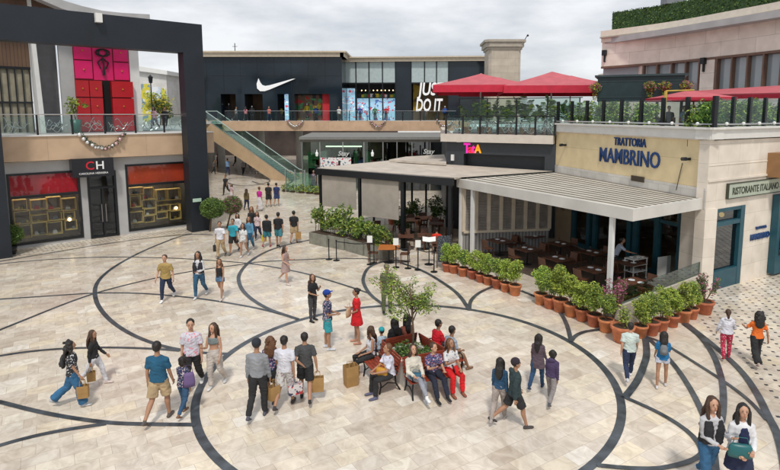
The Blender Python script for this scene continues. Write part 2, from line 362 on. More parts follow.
LINES = [
 (.20, [(213, 235), (186.7, 235), (160, 244), (133.3, 256), (110, 270), (96.7, 284), (96, 300), (106.7, 316.7), (126.7, 331.7), (153.3, 343.3), (180, 349.8), (205, 353), (232, 354)]),
 (.16, [(-20, 268), (0, 264), (50, 259.5), (100, 257.3), (146.7, 257.5), (186.7, 259), (246.7, 263.3), (296.7, 271.7), (333.3, 281.7), (368, 293)]),
 (.16, [(-20, 301), (0, 299.3), (50, 296), (95, 293.3), (140, 293.5), (186.7, 297.3), (220, 301.7), (260, 309), (298, 319)]),
 (.16, [(-20, 338), (0, 330), (33, 316.7), (66.7, 303.3), (96.7, 293), (133.3, 283.3), (160, 277.3), (190, 271.7), (213.3, 268.3), (243.3, 264.3), (263.3, 261.7), (313.3, 259.3), (340, 258.5), (383, 259.5), (410, 262)]),
 (.16, [(-20, 360), (0, 356), (33.3, 351.3), (66.7, 348.7), (110, 347.7), (153.3, 349), (180, 351)]),
 (.18, [(-25, 397), (0, 402.3), (33.3, 410.7), (66.7, 417.3), (110, 423), (150, 424.5), (196, 425)]),
 (.17, [(-30, 456), (0, 445.7), (33.3, 436.7), (66.7, 430), (106.7, 424)]),
 (.20, [(322, 238), (306.7, 240.7), (286.7, 245), (266.7, 251.7), (250, 261.7), (240, 273.3), (239.3, 283.3), (246.7, 295), (266.7, 308.3), (298, 319.5)]),
 (.18, [(410, 262), (395, 260.5), (380, 262.7), (368.3, 268.3), (363.3, 278.3), (365, 286.7), (371.7, 296), (385, 306)]),
 (.20, [(398, 262), (420, 270), (436.7, 279), (456.7, 293.3), (469.3, 310)]),
 (.18, [(495, 286), (480, 292.7), (471, 301), (469.3, 310.7)]),
 (.18, [(521, 291), (546.7, 302), (559.3, 312), (566.7, 325), (571, 341)]),
 (.18, [(606, 329.5), (586.7, 331.7), (576, 336), (570.7, 342)]),
 (.27, [(645, 336), (646.7, 354), (643.3, 367.3), (636.7, 382.3), (625, 398)]),
 (.17, [(625, 398), (653.3, 410.7), (676.7, 424), (693.3, 437.3), (701.7, 450.7), (699, 457), (686.7, 463), (660, 469), (630, 469), (597, 466)]),
 (.20, [(646.7, 337.3), (660, 350), (676, 368), (690, 389), (701.7, 412), (712, 440), (716, 475)]),
 (.14, [(646, 337), (663.3, 344), (693.3, 362.3), (726.7, 384), (750, 402.3), (767, 421)]),
 (.22, [(683.3, 324), (700, 337.3), (713.3, 355.7), (721, 377.3), (723.5, 397.3), (721.7, 420), (714, 445), (704, 480)]),
 (.24, [(686, 324), (713.3, 345.7), (740, 370.7), (756.7, 394), (768.3, 417.3), (776, 432), (782, 452), (787, 480)]),
 (.14, [(-30, 266), (0, 261.7), (50, 253.3), (100, 245), (150, 238.3), (192, 234)]),
 (.2, [(224, 181), (232, 184.5), (246, 186), (262, 184), (270, 181), (262, 178.5), (246, 178), (232, 178.5), (224, 181)]),
 (.2, [(252, 181.5), (262, 184.5), (278, 185.5), (288, 184), (292, 181), (286, 178.5), (272, 178), (256, 179)]),
]
for k, (wd, pp) in enumerate(LINES):
    mb = MB(); ribbon(mb, smooth_path([G(*q) for q in pp]), wd*(.78 if k < 13 else .70), .006+.0015*k); inl.append(mb)
for i, mb in enumerate(inl): struct(mb.build('paving_inlay', line_m))

# frames of the main walls ------------------------------------------------
LF = Fr((-20.31, 27.91), (-13.43, 33.93))           # shop front on the left
C0 = Vector((11.15, 20.65)); E0 = C0+Vector((-.31, .95)).normalized()*10.2
FF = Fr(E0, C0)                                     # restaurant front wall
SS = Fr(C0, C0+Vector((.85, .527)))                 # restaurant side wall
dots = MB()
def in_poly(p, poly):
    c = False; n = len(poly)
    for i in range(n):
        a, b = poly[i], poly[(i+1) % n]
        if (a[1] > p[1]) != (b[1] > p[1]) and p[0] < (b[0]-a[0])*(p[1]-a[1])/(b[1]-a[1])+a[0]: c = not c
    return c
bord = [G(*q) for q in [(697, 327), (716, 342), (745, 366), (764, 392), (778, 420), (790, 452)]]
polyR = [(v.x, v.y) for v in bord]+[(14, 8), (40, 18), (40, 42), tuple((SS.o+SS.u*14+SS.n*.15)[:]), tuple((SS.o+SS.u*.3+SS.n*.15)[:])]
lb = [G(*q) for q in [(-30, 264), (0, 259), (50, 251), (100, 243), (150, 236.5), (190, 232.5)]]
polyL = [(v.x, v.y) for v in lb]+[tuple(LF.p(9.5, 0, .1)[:2]), tuple(LF.p(-4, 0, .1)[:2])]
for fr, poly, sp, t0, t1 in ((SS, polyR, .46, -14, 26), (LF, polyL, .40, -6, 12)):
    n_ = int((t1-t0)/sp)
    for i in range(n_):
        for j in range(0, 46):
            t = t0+i*sp+(sp/2 if j % 2 else 0); q = fr.p(t, 0, .2+j*sp*.5*1.0)
            if in_poly((q.x, q.y), poly):
                a = .062; u = fr.u; nn = fr.n
                dots.add([(q.x+u.x*a, q.y+u.y*a, .0025), (q.x+nn.x*a, q.y+nn.y*a, .0025), (q.x-u.x*a, q.y-u.y*a, .0025), (q.x-nn.x*a, q.y-nn.y*a, .0025)], [(3, 2, 1, 0)])
struct(dots.build('paving_dots', line_m))

# ================================================================== LEFT SHOP BUILDING
T = lambda x, y=200, n=0: LF.t(x, y, n)
shop = thing('shop_building', LF.p(3, 0), 'left boutique building with display windows, glazed door, tan band and roof terrace', 'building')
ZW, ZB0, ZB1 = 4.45, 4.5, 5.75
wx0, wx1 = T(9, 210), T(82, 210); dx0, dx1 = T(89, 210), T(118, 210); vx0, vx1 = T(127, 200), T(188, 195)
zt1 = LF.hit(45, 172)[1]; ztd = 3.75; zt2 = LF.hit(155, 163)[1]
w_ = MB()
for a, b, z0, z1 in ((-6, wx0, 0, ZW), (wx0, wx1, 0, .14), (wx0, wx1, zt1, ZW), (wx1, dx0, 0, ZW), (dx0, dx1, ztd, ZW), (dx1, vx0, 0, ZW), (vx0, vx1, 0, .14), (vx0, vx1, zt2, ZW), (vx1, T(200, 200)+.6, 0, ZW)):
    LF.box(w_, a, b, z0, z1, -.35, 0)
w_.build('wall', concrete, shop)
bb = MB(); LF.box(bb, -8, T(192, 145)+1.2, ZB0, ZB1, -.5, .42); bb.build('fascia_band', tan, shop)
cp = MB(); LF.box(cp, -8, T(192, 145)+1.2, ZB1, ZB1+.06, -.5, .5); cp.build('coping', white, shop)
fl = MB(); LF.box(fl, -8, T(192, 145)+1.2, 5.5, 5.74, -4.4, -.502); LF.box(fl, -8, T(192, 145)+1.2, 4.5, 4.7, -4.4, -.502); fl.build('terrace_slab', concrete, shop)
inn = MB()
LF.box(inn, wx0-.3, vx1+.3, .0, .12, -3.2, -.36); LF.box(inn, wx0-.3, vx1+.3, .12, ZW, -3.3, -3.2, 0)
for a in (wx0-.3, (wx1+dx0)/2, (dx1+vx0)/2, vx1+.2): LF.box(inn, a-.05, a+.05, .12, ZW, -3.2, -.36)
inn.build('interior', mat('shop_interior', (.10, .09, .08), .6, var=.3, vs=.8), shop)
shelfm = mat('gilt_shelf', (.66, .48, .17), .45, .0, .1)
lampm = mat('lit_lamp', (1, .72, .35), .5, 0, 0, emit=3)
for (a, b, zt, bancol, lab) in ((wx0, wx1, zt1, (.55, .01, .025), 'red'), (vx0, vx1, zt2, (.60, .065, .025), 'orange red')):
    f = MB(); k = .11
    LF.box(f, a, a+k, .14, zt, -.2, .04); LF.box(f, b-k, b, .14, zt, -.2, .04); LF.box(f, a+k, b-k, .14, .14+k, -.2, .035); LF.box(f, a+k, b-k, zt-k, zt, -.2, .035)
    zb = zt-1.18; LF.box(f, a+k, b-k, zb-.12, zb, -.2, .03)
    fo = f.build('display_window', black, shop); fo['label'] = 'black framed display window with %s banner' % lab
    p = MB(); LF.box(p, a+k, b-k, .25, zt-k, -.06, -.045); p.build('pane', clear, fo)
    p = MB(); LF.box(p, a+k, b-k, zb+.02, zt-k, -.12, -.09); p.build('banner', mat('banner_'+lab.replace(' ', '_'), [q*1.25 for q in bancol], .5, var=.15, vs=1.2, emit=0), fo)
    sh = MB(); W = b-a-2*k; rg = random.Random(3 if lab == 'red' else 5); goods = MB(); gm = []
    cols = [(0, .5), (.22, .95), (.4, 1.3), (.6, .8)]
    x = a+k+.08; row = 0
    zz = .3; cells = []
    for cxi in range(4):
        z = .35+rg.uniform(0, .2); ww = W/4.3
        while z < zb-.5:
            hh = rg.choice((.42, .55, .7)); x0 = a+k+.1+cxi*W/4.1+rg.uniform(-.08, .08); w2 = ww*rg.uniform(.8, 1.15)
            if z+hh > zb-.05: break
            for q in ((x0, x0+w2, z, z+.04), (x0, x0+w2, z+hh-.04, z+hh), (x0, x0+.04, z+.04, z+hh-.04), (x0+w2-.04, x0+w2, z+.04, z+hh-.04)):
                n0 = -.9-.07*cxi; LF.box(sh, q[0], q[1], q[2], q[3], n0, n0+.4)
            cells.append((x0, w2, z+.04, hh, n0)); z += hh+rg.choice((0, .05, .25))
    sh.build('shelf', shelfm, fo)
    gcols = [mat('goods_red', (.5, .02, .03), .4, var=0), mat('goods_gold', (.5, .38, .12), .3, .5, 0), mat('goods_grey', (.2, .22, .22), .5, var=0), mat('goods_white', (.7, .68, .64), .5, var=0), mat('goods_dark', (.03, .03, .04), .4, var=0)]
    for (x0, w2, z, hh, n0) in cells:
        for k2 in range(rg.choice((1, 2, 2))):
            cx = x0+w2*rg.uniform(.25, .75); s = rg.uniform(.07, .13)
            mi = rg.randrange(5); LF.poly(goods, [(cx-s, z+.002), (cx+s, z+.002), (cx+s*.7, z+s*1.3), (cx-s*.7, z+s*1.3)], n0+.12+.02*k2, n0+.3, mi)
            goods.loft([LF.p(cx+s*.5*math.cos(th), z+s*1.3+s*.6*math.sin(th), n0+.2) for th in [math.pi*q/6 for q in range(7)]], .008, seg=5, mi=mi)
    goods.build('handbag_display', gcols, fo)
    lm = MB(); lm.ball(LF.p(b-.5, 1.1, -.75), .1); lm.build('lamp', lampm, fo)
    lm = MB(); LF.box(lm, a+.3, b-.3, ZW-.3, ZW-.26, -1.6, -.5); lm.build('glow_panel', mat('shelf_fill_glow', (1, .9, .72), .5, 0, 0, emit=5.5), fo)  # glowing panel added to brighten the shelves, not a known lamp
# door
d = MB(); k = .12
LF.box(d, dx0, dx0+k, 0, ztd, -.25, .04); LF.box(d, dx1-k, dx1, 0, ztd, -.25, .04); LF.box(d, dx0+k, dx1-k, 2.75, 2.87, -.25, .03); LF.box(d, dx0+k, dx1-k, ztd-k, ztd, -.25, .03); LF.box(d, (dx0+dx1)/2-.05, (dx0+dx1)/2+.05, 0, 2.75, -.25, .03); LF.box(d, dx0+k, dx1-k, 0, .12, -.25, .02)
do = d.build('door', black, shop); p = MB(); LF.box(p, dx0+k, dx1-k, .12, ztd-k, -.12, -.105); p.build('pane', clear, do)
p = MB(); p.bar(LF.p((dx0+dx1)/2-.1, .9, .1), LF.p((dx0+dx1)/2-.1, 1.9, .1), .02); p.bar(LF.p((dx0+dx1)/2+.1, .9, .1), LF.p((dx0+dx1)/2+.1, 1.9, .1), .02); p.build('handle', steel, do)
sgn = MB(); s0, s1 = T(72, 168, .7), T(114, 168, .7); LF.box(sgn, s0, s1, 3.52, 4.52, .0, .68)
so = sgn.build('shop_sign', mat('sign_black', (.006, .007, .012), .25, 0, 0)); tag(so, 'black box sign reading CH in red and white above the boutique door', 'shop sign')
text('letter', 'C', .62, LF.p(s0+.62, 3.92, .70), LF.u, mat('sign_red', (.6, .01, .03), .4, 0, 0), so, .015, bold=.006)
text('letter', 'H', .62, LF.p(s0+1.10, 3.92, .70), LF.u, mat('sign_white', (.85, .85, .85), .4, 0, 0), so, .015, bold=.006)
text('lettering', 'CAROLINA HERRERA', .15, LF.p(s0+.3, 3.66, .70), LF.u, MC['sign_white'], so, .01, width=(s1-s0)-.6)

# garlands of baubles ----------------------------------------------------------
def garland(f, t, z, wd, n, label, seed):
    root = thing('christmas_garland', f.p(t, z, n), label, 'garland', 'bauble garlands hung on the balcony bands')
    rg = random.Random(seed); gr = MB(); ba = MB()
    for i in range(26):
        a = -1+2*i/25; p = f.p(t+a*wd/2, z-.75*wd*.5*(1-a*a)+rg.uniform(-.03, .03), n+.08)
        gr.leaves(p, (.1*wd/2.5+.05,)*3, 14, .07*wd/2.5, rg, (0,)); 
        if i % 2 == 0: ba.ball(p+Vector((rg.uniform(-.05, .05), -.1, rg.uniform(-.08, .04))), .085*max(wd, 2.6)/2.3*rg.uniform(.8, 1.2), mi=rg.choice((0, 0, 1)), u=8, w_=6)
    gr.build('greenery', mat('garland_green', (.05, .10, .06), .7, var=.3), root); ba.build('bauble', [mat('bauble_silver', (.75, .74, .74), .2, .5, 0), mat('bauble_rose', (.55, .35, .36), .25, .5, 0)], root, True)
garland(LF, (T(81, 135, .5)+T(125, 135, .5))/2, 5.85, T(125, 135, .5)-T(81, 135, .5), .44, 'silver and rose bauble garland on the tan band above the boutique sign', 1)

# railings --------------------------------------------------------------------
def railing(name, f, t0, t1, z, n, label, h=1.05, sp=1.6, top=.03, post=.045, motif=True, topm=None, seed=0, glassm=None):
    root = thing(name, f.p((t0+t1)/2, z, n), label, 'railing')
    tp = MB(); tp.bar(f.p(t0, z+h, n), f.p(t1, z+h, n), top); tp.build('top_rail', topm or steel, root)
    k = max(1, round((t1-t0)/sp)); po = []
    for i in range(k+1):
        t = t0+(t1-t0)*i/k; m = MB(); f.box(m, t-post, t+post, z, z+h-.02, n-.05, n+.02); m.build('post', black, root)
        if i < k:
            m = MB(); f.box(m, t+post+.03, t+(t1-t0)/k-post-.03, z+.08, z+h-.1, n-.02, n-.008); m.build('glass_panel', glassm or railglass, root)
            if motif:
                m = MB(); rg = random.Random(seed+i); t2 = t+(t1-t0)/k
                for q in range(7):
                    a = rg.uniform(t+.1, t2-.5); b = a+rg.uniform(.3, .8); za = z+rg.uniform(.15, .8); zb2 = z+rg.uniform(.15, .8)
                    m.loft([f.p(min(t2-.06, a+(b-a)*s/6), min(z+h-.12, max(z+.1, za+(zb2-za)*s/6+.14*math.sin(s*1.1+q))), n-.03) for s in range(7)], .016, seg=4)
                m.build('scroll_motif', steel, root)
    return root
railing('glass_railing', LF, -8, T(191, 125, .3), ZB1+.06, .3, 'long glass railing with dark posts on the tan band over the boutique', seed=3)

# portal frame --------------------------------------------------------------
PF = Fr((-19.2, 26.2), (-12.75, 31.88))
port = thing('portal_frame', PF.p(PF.len+.6, 0), 'huge black portal frame standing in front of the left boutique', 'portal')
zb = 10.32; m = MB(); PF.box(m, PF.len, PF.len+1.12, 0, 11.95, -.9, 0); m.build('pillar', portal_m, port)
m = MB(); PF.box(m, -1.5, -.02, 0, 11.95, -.9, 0); m.build('pillar', portal_m, port)
m = MB(); PF.box(m, -6, PF.len+1.12, 11.951, 11.96, -.9, 0); PF.box(m, -.019, PF.len-.001, zb, 11.95, -.9, 0); PF.box(m, -7, -1.501, zb, 11.95, -.9, 0); m.build('beam', portal_m, port)
m = MB(); PF.box(m, PF.len+.12, PF.len+.62, 1.78, 1.98, 0, .02); so = m.build('wall_plate', mat('plate_green', (.45, .62, .5), .5, 0, 0), port)
m = MB(); PF.box(m, PF.t(97.5, 15)-.15, PF.t(97.5, 15)+.15, 11.5, 11.95, 0, .3); m.build('floodlight', white, port)

# set back upper storey behind the left terrace ------------------------------------
SF = Fr((-22.95-.8, 30.9+.9), (-22.95-.8+.7527, 30.9+.9+.6584))
S = lambda x, y=100, n=0: SF.t(x, y, n)
up = thing('upper_store', SF.p(4, 5.75), 'upper floor store with pink and red drawer shaped front behind the left railing', 'building')
def up_part(name, x0, x1, z0, z1, m_, n0=-.3, n1=0, **k):
    m = MB(); SF.box(m, S(x0), S(x1), z0, z1, n0, n1); return m.build(name, m_, up)
up_part('wall', 62, 76, 5.75, 12.4, concrete, -.3, 0); up_part('wall', 131.5, 141, 5.75, 12.4, white, -3, 0)
up_part('wall', 42, 62, 5.75, 14, mat('shade_grey', (.20, .20, .21), .8, var=.1), -1.5, -.8)
up_part('brown_panel', -60, 33, 9.55, 14, blockmat('brown_ribs', (.13, .075, .045), (.07, .04, .025), .18, 9, u=(.7527, .6584), msize=.02))
wnd = up_part('window', -60, 33, 5.8, 9.55, mat('curtain', (.30, .27, .20), .8, var=.25, vs=2), -.3, -.1)
m = MB()
for i in range(30): t = S(33)-.05-i*.36; SF.box(m, t-.03, t+.03, 5.8, 9.55, -.1, 0)
SF.box(m, S(-60), S(33), 7.5, 7.6, -.1, .02); SF.box(m, S(-60), S(33), 9.45, 9.6, -.1, .03); m.build('frame', black, wnd)
m = MB(); SF.poly(m, [(S(37), 5.75), (S(42), 5.75), (S(37), 14), (S(33), 14)], -1, .6); m.build('slanted_fin', white, up)
# drawers: pink above, red below, with open dark door
r0, r1, rm = S(76), S(131), S(100)
pink = mat('pink_paint', (.66, .008, .13), .35, 0, .05); red = mat('red_paint', (.45, .005, .012), .35, 0, .08); darkp = mat('drawer_knob', (.6, .3, .05), .3, .6, 0)
zs = 9.0
m = MB(); SF.box(m, r0, r1, 5.75, 12.5, -.3, 0, 1); m.box(SF.p((r0+r1)/2, 14.2, -.2), (.1, .1, .1)); fr = m.build('drawer_front', [pink, mat('drawer_seam', (.2, .003, .02), .5, 0, 0)], up)
kn = MB(); mid0, mid1 = r0+(r1-r0)*.33, r0+(r1-r0)*.70
for c, (a, b) in enumerate(((r0, mid0), (mid1, r1))):
    for i in range(3):
        z = zs+.06+i*1.16; q = MB(); SF.box(q, a+.04, b-.04, z, z+1.08, 0, .09); q.build('drawer', pink, up); kn.ball(SF.p((a+b)/2, z+.54, .13), .05)
q = MB(); SF.box(q, mid0+.03, mid1-.03, zs, 12.5, 0, .05); q.build('centre_panel', pink, up)
dr0, dr1 = r0+(r1-r0)*.47, r0+(r1-r0)*.62
for c, (a, b, n) in enumerate(((r0, r0+(dr0-r0)*.5, .2), (r0+(dr0-r0)*.5, dr0, .2), (dr1, r1+.1, .35))):
    for i in range(3):
        z = 5.8+i*1.07; q = MB(); SF.box(q, a+.02, b-.02, z, z+1.0, 0, n); q.build('drawer', red, up); kn.ball(SF.p((a+b)/2, z+.5, n+.04), .05)
q = MB(); SF.box(q, dr0, dr1, 5.75, zs-.05, 0, .03); q.build('doorway', mat('void', (.004, .004, .004), .9, 0, 0), up)
kn.build('knob', darkp, up)
fg = MB()   # black bow emblem on the pink panel
pc = SF.p((mid0+mid1)/2, 10.0, .12)
def fgp(dx, dz): return SF.p((mid0+mid1)/2+dx, 10.2+dz, .14)
fg.loft([fgp(0, -.9), fgp(.02, -.3), fgp(0, .2)], [.1, .05, .05], seg=6)
for sgnx in (-1, 1):
    fg.loft([fgp(sgnx*.4*math.sin(a)*(1 if a < 3.2 else .6), .28+.3*(1-math.cos(a))*.7) for a in [i*.5 for i in range(13)]], .05, seg=5)
    fg.loft([fgp(0, .15), fgp(sgnx*.3, -.1), fgp(sgnx*.15, -.5)], .045, seg=5)
fg.build('bow_emblem', black, up)
# curved roof: outline in the wall plane
top = [SF.hit(*q, 1.5) for q in ((-30, -22), (30, -14), (62, 0), (82, 6), (102.6, 10.7), (123, 12.9), (149.7, 14.3))]
m = MB(); SF.poly(m, top+[(t, z-.5) for t, z in top[::-1]], -6, 1.5); rf = m.build('curved_roof', concrete, up)
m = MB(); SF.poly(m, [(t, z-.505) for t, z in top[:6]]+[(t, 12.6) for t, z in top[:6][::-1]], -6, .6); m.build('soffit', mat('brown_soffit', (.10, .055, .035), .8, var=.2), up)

# far things seen through the portal
FA = Fr((-40, 62), (-20, 62))
m = MB(); FA.box(m, FA.t(139, 100), FA.t(167.5, 100), 5, FA.hit(150, 71)[1], -8, 0)
fo = m.build('distant_store', blockmat('white_blocks', (.62, .61, .59), (.5, .5, .48), 1.2, .7, u=(1, 0))); tag(fo, 'white far store with yellow and blue posters seen through the portal', 'building')
m = MB(); a0, a1 = FA.t(138, 70), FA.t(168.5, 70); FA.poly(m, [(a0, FA.hit(139, 66)[1]), (a1, FA.hit(168, 71)[1]), (a1, FA.hit(168, 75)[1]), (a0, FA.hit(139, 71)[1])], -8.2, .4); m.build('cornice', white, fo)
m = MB(); FA.box(m, FA.t(142, 100), FA.t(150.5, 100), 6, FA.hit(146, 84)[1], 0, .05); m.build('poster', pattern('poster_yellow', (.62, .55, .06), [(.7, .7, .6), (.2, .3, .35)], 1.6, .52), fo)
m = MB(); FA.box(m, FA.t(151.5, 100), FA.t(161.5, 100), 6, FA.hit(155, 87)[1], 0, .05); m.build('poster', pattern('poster_pale', (.55, .63, .72), [(.75, .78, .8)], 1.1, .5), fo)
m = MB(); FA.box(m, FA.t(162, 100), FA.t(166.5, 100), 8, FA.hit(163, 88)[1], 0, .05); m.build('poster', MC['poster_yellow'], fo)
m = MB(); FB = Fr((-40, 75), (-20, 75)); FB.box(m, FB.t(160, 90), FB.t(260, 90), 5, FB.hit(175, 76.5)[1], -8, 0)
tag(m.build('distant_block', mat('far_grey', (.16, .18, .19), .8, var=.1)), 'plain dark grey far block to the right of the white far store', 'building')
# its floor
m = MB(); m.prism([(-48, 40), (-16, 40), (-23.6, 62), (-30, 80), (-48, 80)], 5.3, 5.72); struct(m.build('upper_walkway', concrete))
kp = FA.p(FA.t(140.5, 110), 5.75, 6)
ki = thing('poster_kiosk', kp, 'dark framed freestanding poster on the upper walkway beside the red drawers', 'poster stand')
m = MB(); m.box((kp.x, kp.y, 7.3), (1.3, .15, 2.3)); m.box((kp.x, kp.y, 5.95), (.5, .4, .4)); m.build('frame', black, ki)
m = MB(); m.box((kp.x, kp.y-.09, 7.35), (1.05, .02, 1.9)); m.build('poster', pattern('poster_face', (.35, .12, .12), [(.4, .35, .3), (.5, .45, .1)], 3, .5), ki)
def lamp(loc, h, label):
    r_ = thing('street_lamp', loc, label, 'lamp'); m = MB(); m.lathe(loc, [(.14, 0), (.12, .3), (.06, .5), (.05, h-.7)], 10); m.build('pole', black, r_)
    m = MB(); z = h-.7; m.lathe(Vector(loc)+Vector((0, 0, z)), [(.05, 0), (.16, .05), (.22, .55), (.25, .6), (.08, .75), (.02, .85)], 8); m.build('lantern', black, r_)
lamp(FA.p(FA.t(186, 120), 5.72, 8), HT(FA.p(FA.t(186, 120), 0, 8), 76)-5.72, 'tall black street lamp seen between the portal pillars')

def tree(name, base, h, crown_c, crown_r, n, size, mats, label, cat, trunk_r=.08, limbs=5, seed=1, group=None, lumps=9, shell=.35):
    r_ = thing(name, base, label, cat, group); rg = random.Random(seed); b = Vector(base); cc = Vector(crown_c)
    m = MB(); m.loft([b, b.lerp(cc, .45)+Vector((rg.uniform(-.05, .05),)*3), cc], [trunk_r, trunk_r*.75, trunk_r*.45], seg=8)
    for i in range(limbs):
        a = rg.uniform(0, 6.28); q = cc+Vector((math.cos(a)*crown_r[0], math.sin(a)*crown_r[1], rg.uniform(-.3, .8)*crown_r[2]))*.75; s = b.lerp(cc, rg.uniform(.45, .9))
        m.loft([s, s.lerp(q, .5)+Vector((0, 0, .1*crown_r[2])), q], [trunk_r*.5, trunk_r*.3, trunk_r*.12], seg=6)
    m.build('trunk', bark, r_, True)
    m = MB(); m.leaves(cc, crown_r, n, size, rg, tuple(range(len(mats))), shell=shell, lumps=lumps); m.build('crown', mats, r_); return r_
for i, (x, y0, z, rx, mm, lab) in enumerate(((176, 104, 8.2, 1.7, [leafY, leafB], 'yellow green round tree beyond the upper walkway'), (182, 108, 7.4, 1.1, [leafY, leafC], 'small yellowish shrub tree beside the far lamp'))):
    p = FA.p(FA.t(x, 110), 5.72, 4+i); tree('small_tree', p, 3, (p.x, p.y, z), (rx, rx, .95), 700, .16, mm, lab, 'tree', seed=i+20)

# ================================================================== BACK BUILDING
BF = Fr((-24, 62), (8, 62))
bt = lambda x, y=120, n=0: BF.t(x, y, n)
bk = thing('sports_store', (-5, 66, 0), 'long black glass store at the back with cream cornice and lit show windows', 'building')
m = MB(); BF.box(m, bt(222), bt(470), 5.0, 6.1, -.4, 0); m.build('fascia_band', blockmat('tan_band_far', (.56, .38, .25), (.38, .27, .18), 3, 3, u=(1, 0), msize=.01), bk)
m = MB(); BF.box(m, -14, bt(470)+10, 5.75, 6.05, -14, -.401); m.build('gallery_floor', concrete, bk)
N1 = Fr((-27, 68), (-8.3, 68)); N2 = Fr((-8.3, 72), (12, 70.4))
f1 = lambda x, y=80, n=0: N1.t(x, y, n)
zc1, zc0 = N1.hit(300, 53)[1], N1.hit(300, 57)[1]
m = MB(); a, b = f1(190), f1(342); N1.box(m, a, b, N1.hit(300, 94)[1], zc0, -6, 0)
for x0, x1 in ((190, 220), (235, 244), (262, 277), (288, 294), (329, 342)): N1.box(m, f1(x0), f1(x1), 6.05, N1.hit(300, 94)[1]-.001, -6, 0)
m.build('black_facade', darkglass, bk)
m = MB()
for i in range(1, 9): N1.box(m, a+(b-a)*i/9-.02, a+(b-a)*i/9+.02, N1.hit(300, 93)[1], zc0, 0, .012)
N1.box(m, a, b, 11.4, 11.44, 0, .012); m.build('panel_joint', black, bk)
m = MB(); N1.box(m, a-.2, b+.3, zc0, zc1, -6.2, .5); N1.box(m, a-.4, b+.6, zc1, zc1+.18, -6.4, .75)
zc3, zc2 = N2.hit(420, 58)[1], N2.hit(420, 61.5)[1]
n2 = lambda x, y=80, n=0: N2.t(x, y, n)
N2.box(m, n2(342), n2(489), zc2, zc3, -3, .5); N2.box(m, n2(341), n2(490), zc3, zc3+.15, -3.2, .75)
m.box((-8.1, 70, (zc0+zc1)/2), (.5, 5, zc1-zc0)); m.build('cornice', mat('cream_cornice', (.56, .48, .37), .8, var=.1), bk)
m = MB(); N2.box(m, n2(342), n2(489), 6.05, zc2, -4.6, -4.4)   # back of shop
m.build('interior_wall', interior_dark, bk)
for x0, x1, y0 in ((339, 343.5, 0), (396, 411, 0), (449, 489, 0)): m = MB(); N2.box(m, n2(x0), n2(x1), 6.05, zc2-.001, -4, 0); m.build('black_facade', darkglass, bk)
ct = N2.hit(420, 83)[1]
m = MB(); N2.box(m, n2(343.5), n2(396), ct, zc2-.002, -.4, -.05); N2.box(m, n2(411), n2(449), ct, zc2-.002, -.4, -.05); m.build('frosted_clerestory', mat('frosted', (.42, .50, .50), .25, 0, .08), bk)
m = MB()
for x in (343.5, 356, 369, 382.5, 395.5, 411, 424.5, 436.5, 448.5): N2.box(m, n2(x)-.07, n2(x)+.07, 6.05, zc2-.003, -.3, .02)
N2.box(m, n2(343.5)+.08, n2(396), ct-.08, ct+.08, -.3, .01); N2.box(m, n2(411)+.08, n2(449), ct-.08, ct+.08, -.3, .01); m.build('mullion', black, bk)
scr = pattern('lit_screen', (.34, .58, .75), [(.75, .85, .9), (.10, .18, .45), (.55, .08, .12)], 2.0, .58); scr.node_tree.nodes['Principled BSDF'].inputs['Emission Strength'].default_value = .35
scr.node_tree.links.new([n for n in scr.node_tree.nodes if n.type == 'MIX_RGB'][-1].outputs[0], scr.node_tree.nodes['Principled BSDF'].inputs['Emission Color'])
m = MB(); N2.box(m, n2(345.5), n2(353.5), 6.05, N2.hit(350, 88)[1], -1, -.9); m.build('display_screen', scr, bk)
m = MB(); N2.box(m, n2(355), n2(395), 6.05, N2.hit(370, 98)[1], -1.6, -1.5); m.build('display_screen', scr, bk)
m = MB(); N1.box(m, f1(283), f1(292), 6.05, N1.hit(290, 94)[1], -.6, -.5); m.build('display_screen', scr, bk)
# mannequins and clothes in the windows
mn = [mat('cloth_yellow', (.55, .42, .04), .8, 0, 0), mat('cloth_red', (.5, .02, .03), .8, 0, 0), mat('cloth_black', (.02, .02, .025), .8, 0, 0), mat('cloth_green', (.06, .2, .08), .8, 0, 0), mat('cloth_white', (.65, .65, .65), .8, 0, 0), mat('cloth_blue', (.03, .09, .35), .8, 0, 0)]
def mannequin(f, x, n, cm, z=6.05):
    t = f.t(x, 110, n); r = MB(); p = lambda dt, dz: f.p(t+dt, z+dz, n)
    r.loft([p(-.12, 0), p(-.11, .5), p(-.09, .95)], [.06, .08, .1], seg=7, mi=1); r.loft([p(.12, 0), p(.11, .5), p(.09, .95)], [.06, .08, .1], seg=7, mi=1)
    r.loft([p(0, .9), p(0, 1.15), p(0, 1.45), p(0, 1.55)], [.2, .17, .24, .1], seg=9, mi=0); r.loft([p(-.24, 1.45), p(-.3, 1.1), p(-.26, .85)], [.07, .055, .045], seg=6, mi=0); r.loft([p(.24, 1.45), p(.3, 1.1), p(.26, .85)], [.07, .055, .045], seg=6, mi=0)
    r.ball(p(0, 1.72), (.09, .1, .13), 2, u=8, w_=6)
    o = r.build('mannequin', [cm, mn[2], mn[4]], bk, True)
for x, c in ((229, 2), (252, 2), (280, 0), (299, 3), (307, 0), (316, 5)): mannequin(N1, x, -1.2-.5*(x % 3), mn[c], 6.05+.3*(x % 2))
for x, c in ((360, 5), (375, 3), (386, 1), (445, 5)): mannequin(N2, x, -.8, mn[c])
m = MB(); N1.box(m, f1(190), f1(342), 6.05, 9.6, -3.6, -3.5); m.build('interior_wall', mat('brown_interior', (.13, .075, .045), .8, var=.5, vs=.6), bk)
m = MB(); N1.box(m, f1(294), f1(322), 6.05, N1.hit(300, 94.5)[1], -2.2, -2.1); m.build('show_backdrop', pattern('show_colours', (.22, .13, .09), [(.62, .48, .05), (.05, .05, .06), (.10, .35, .15), (.55, .05, .05)], .8, .56), bk)
m = MB(); N1.box(m, f1(321), f1(328), 6.05, N1.hit(325, 94)[1], -1, -.8); m.build('red_panel', mn[1], bk)
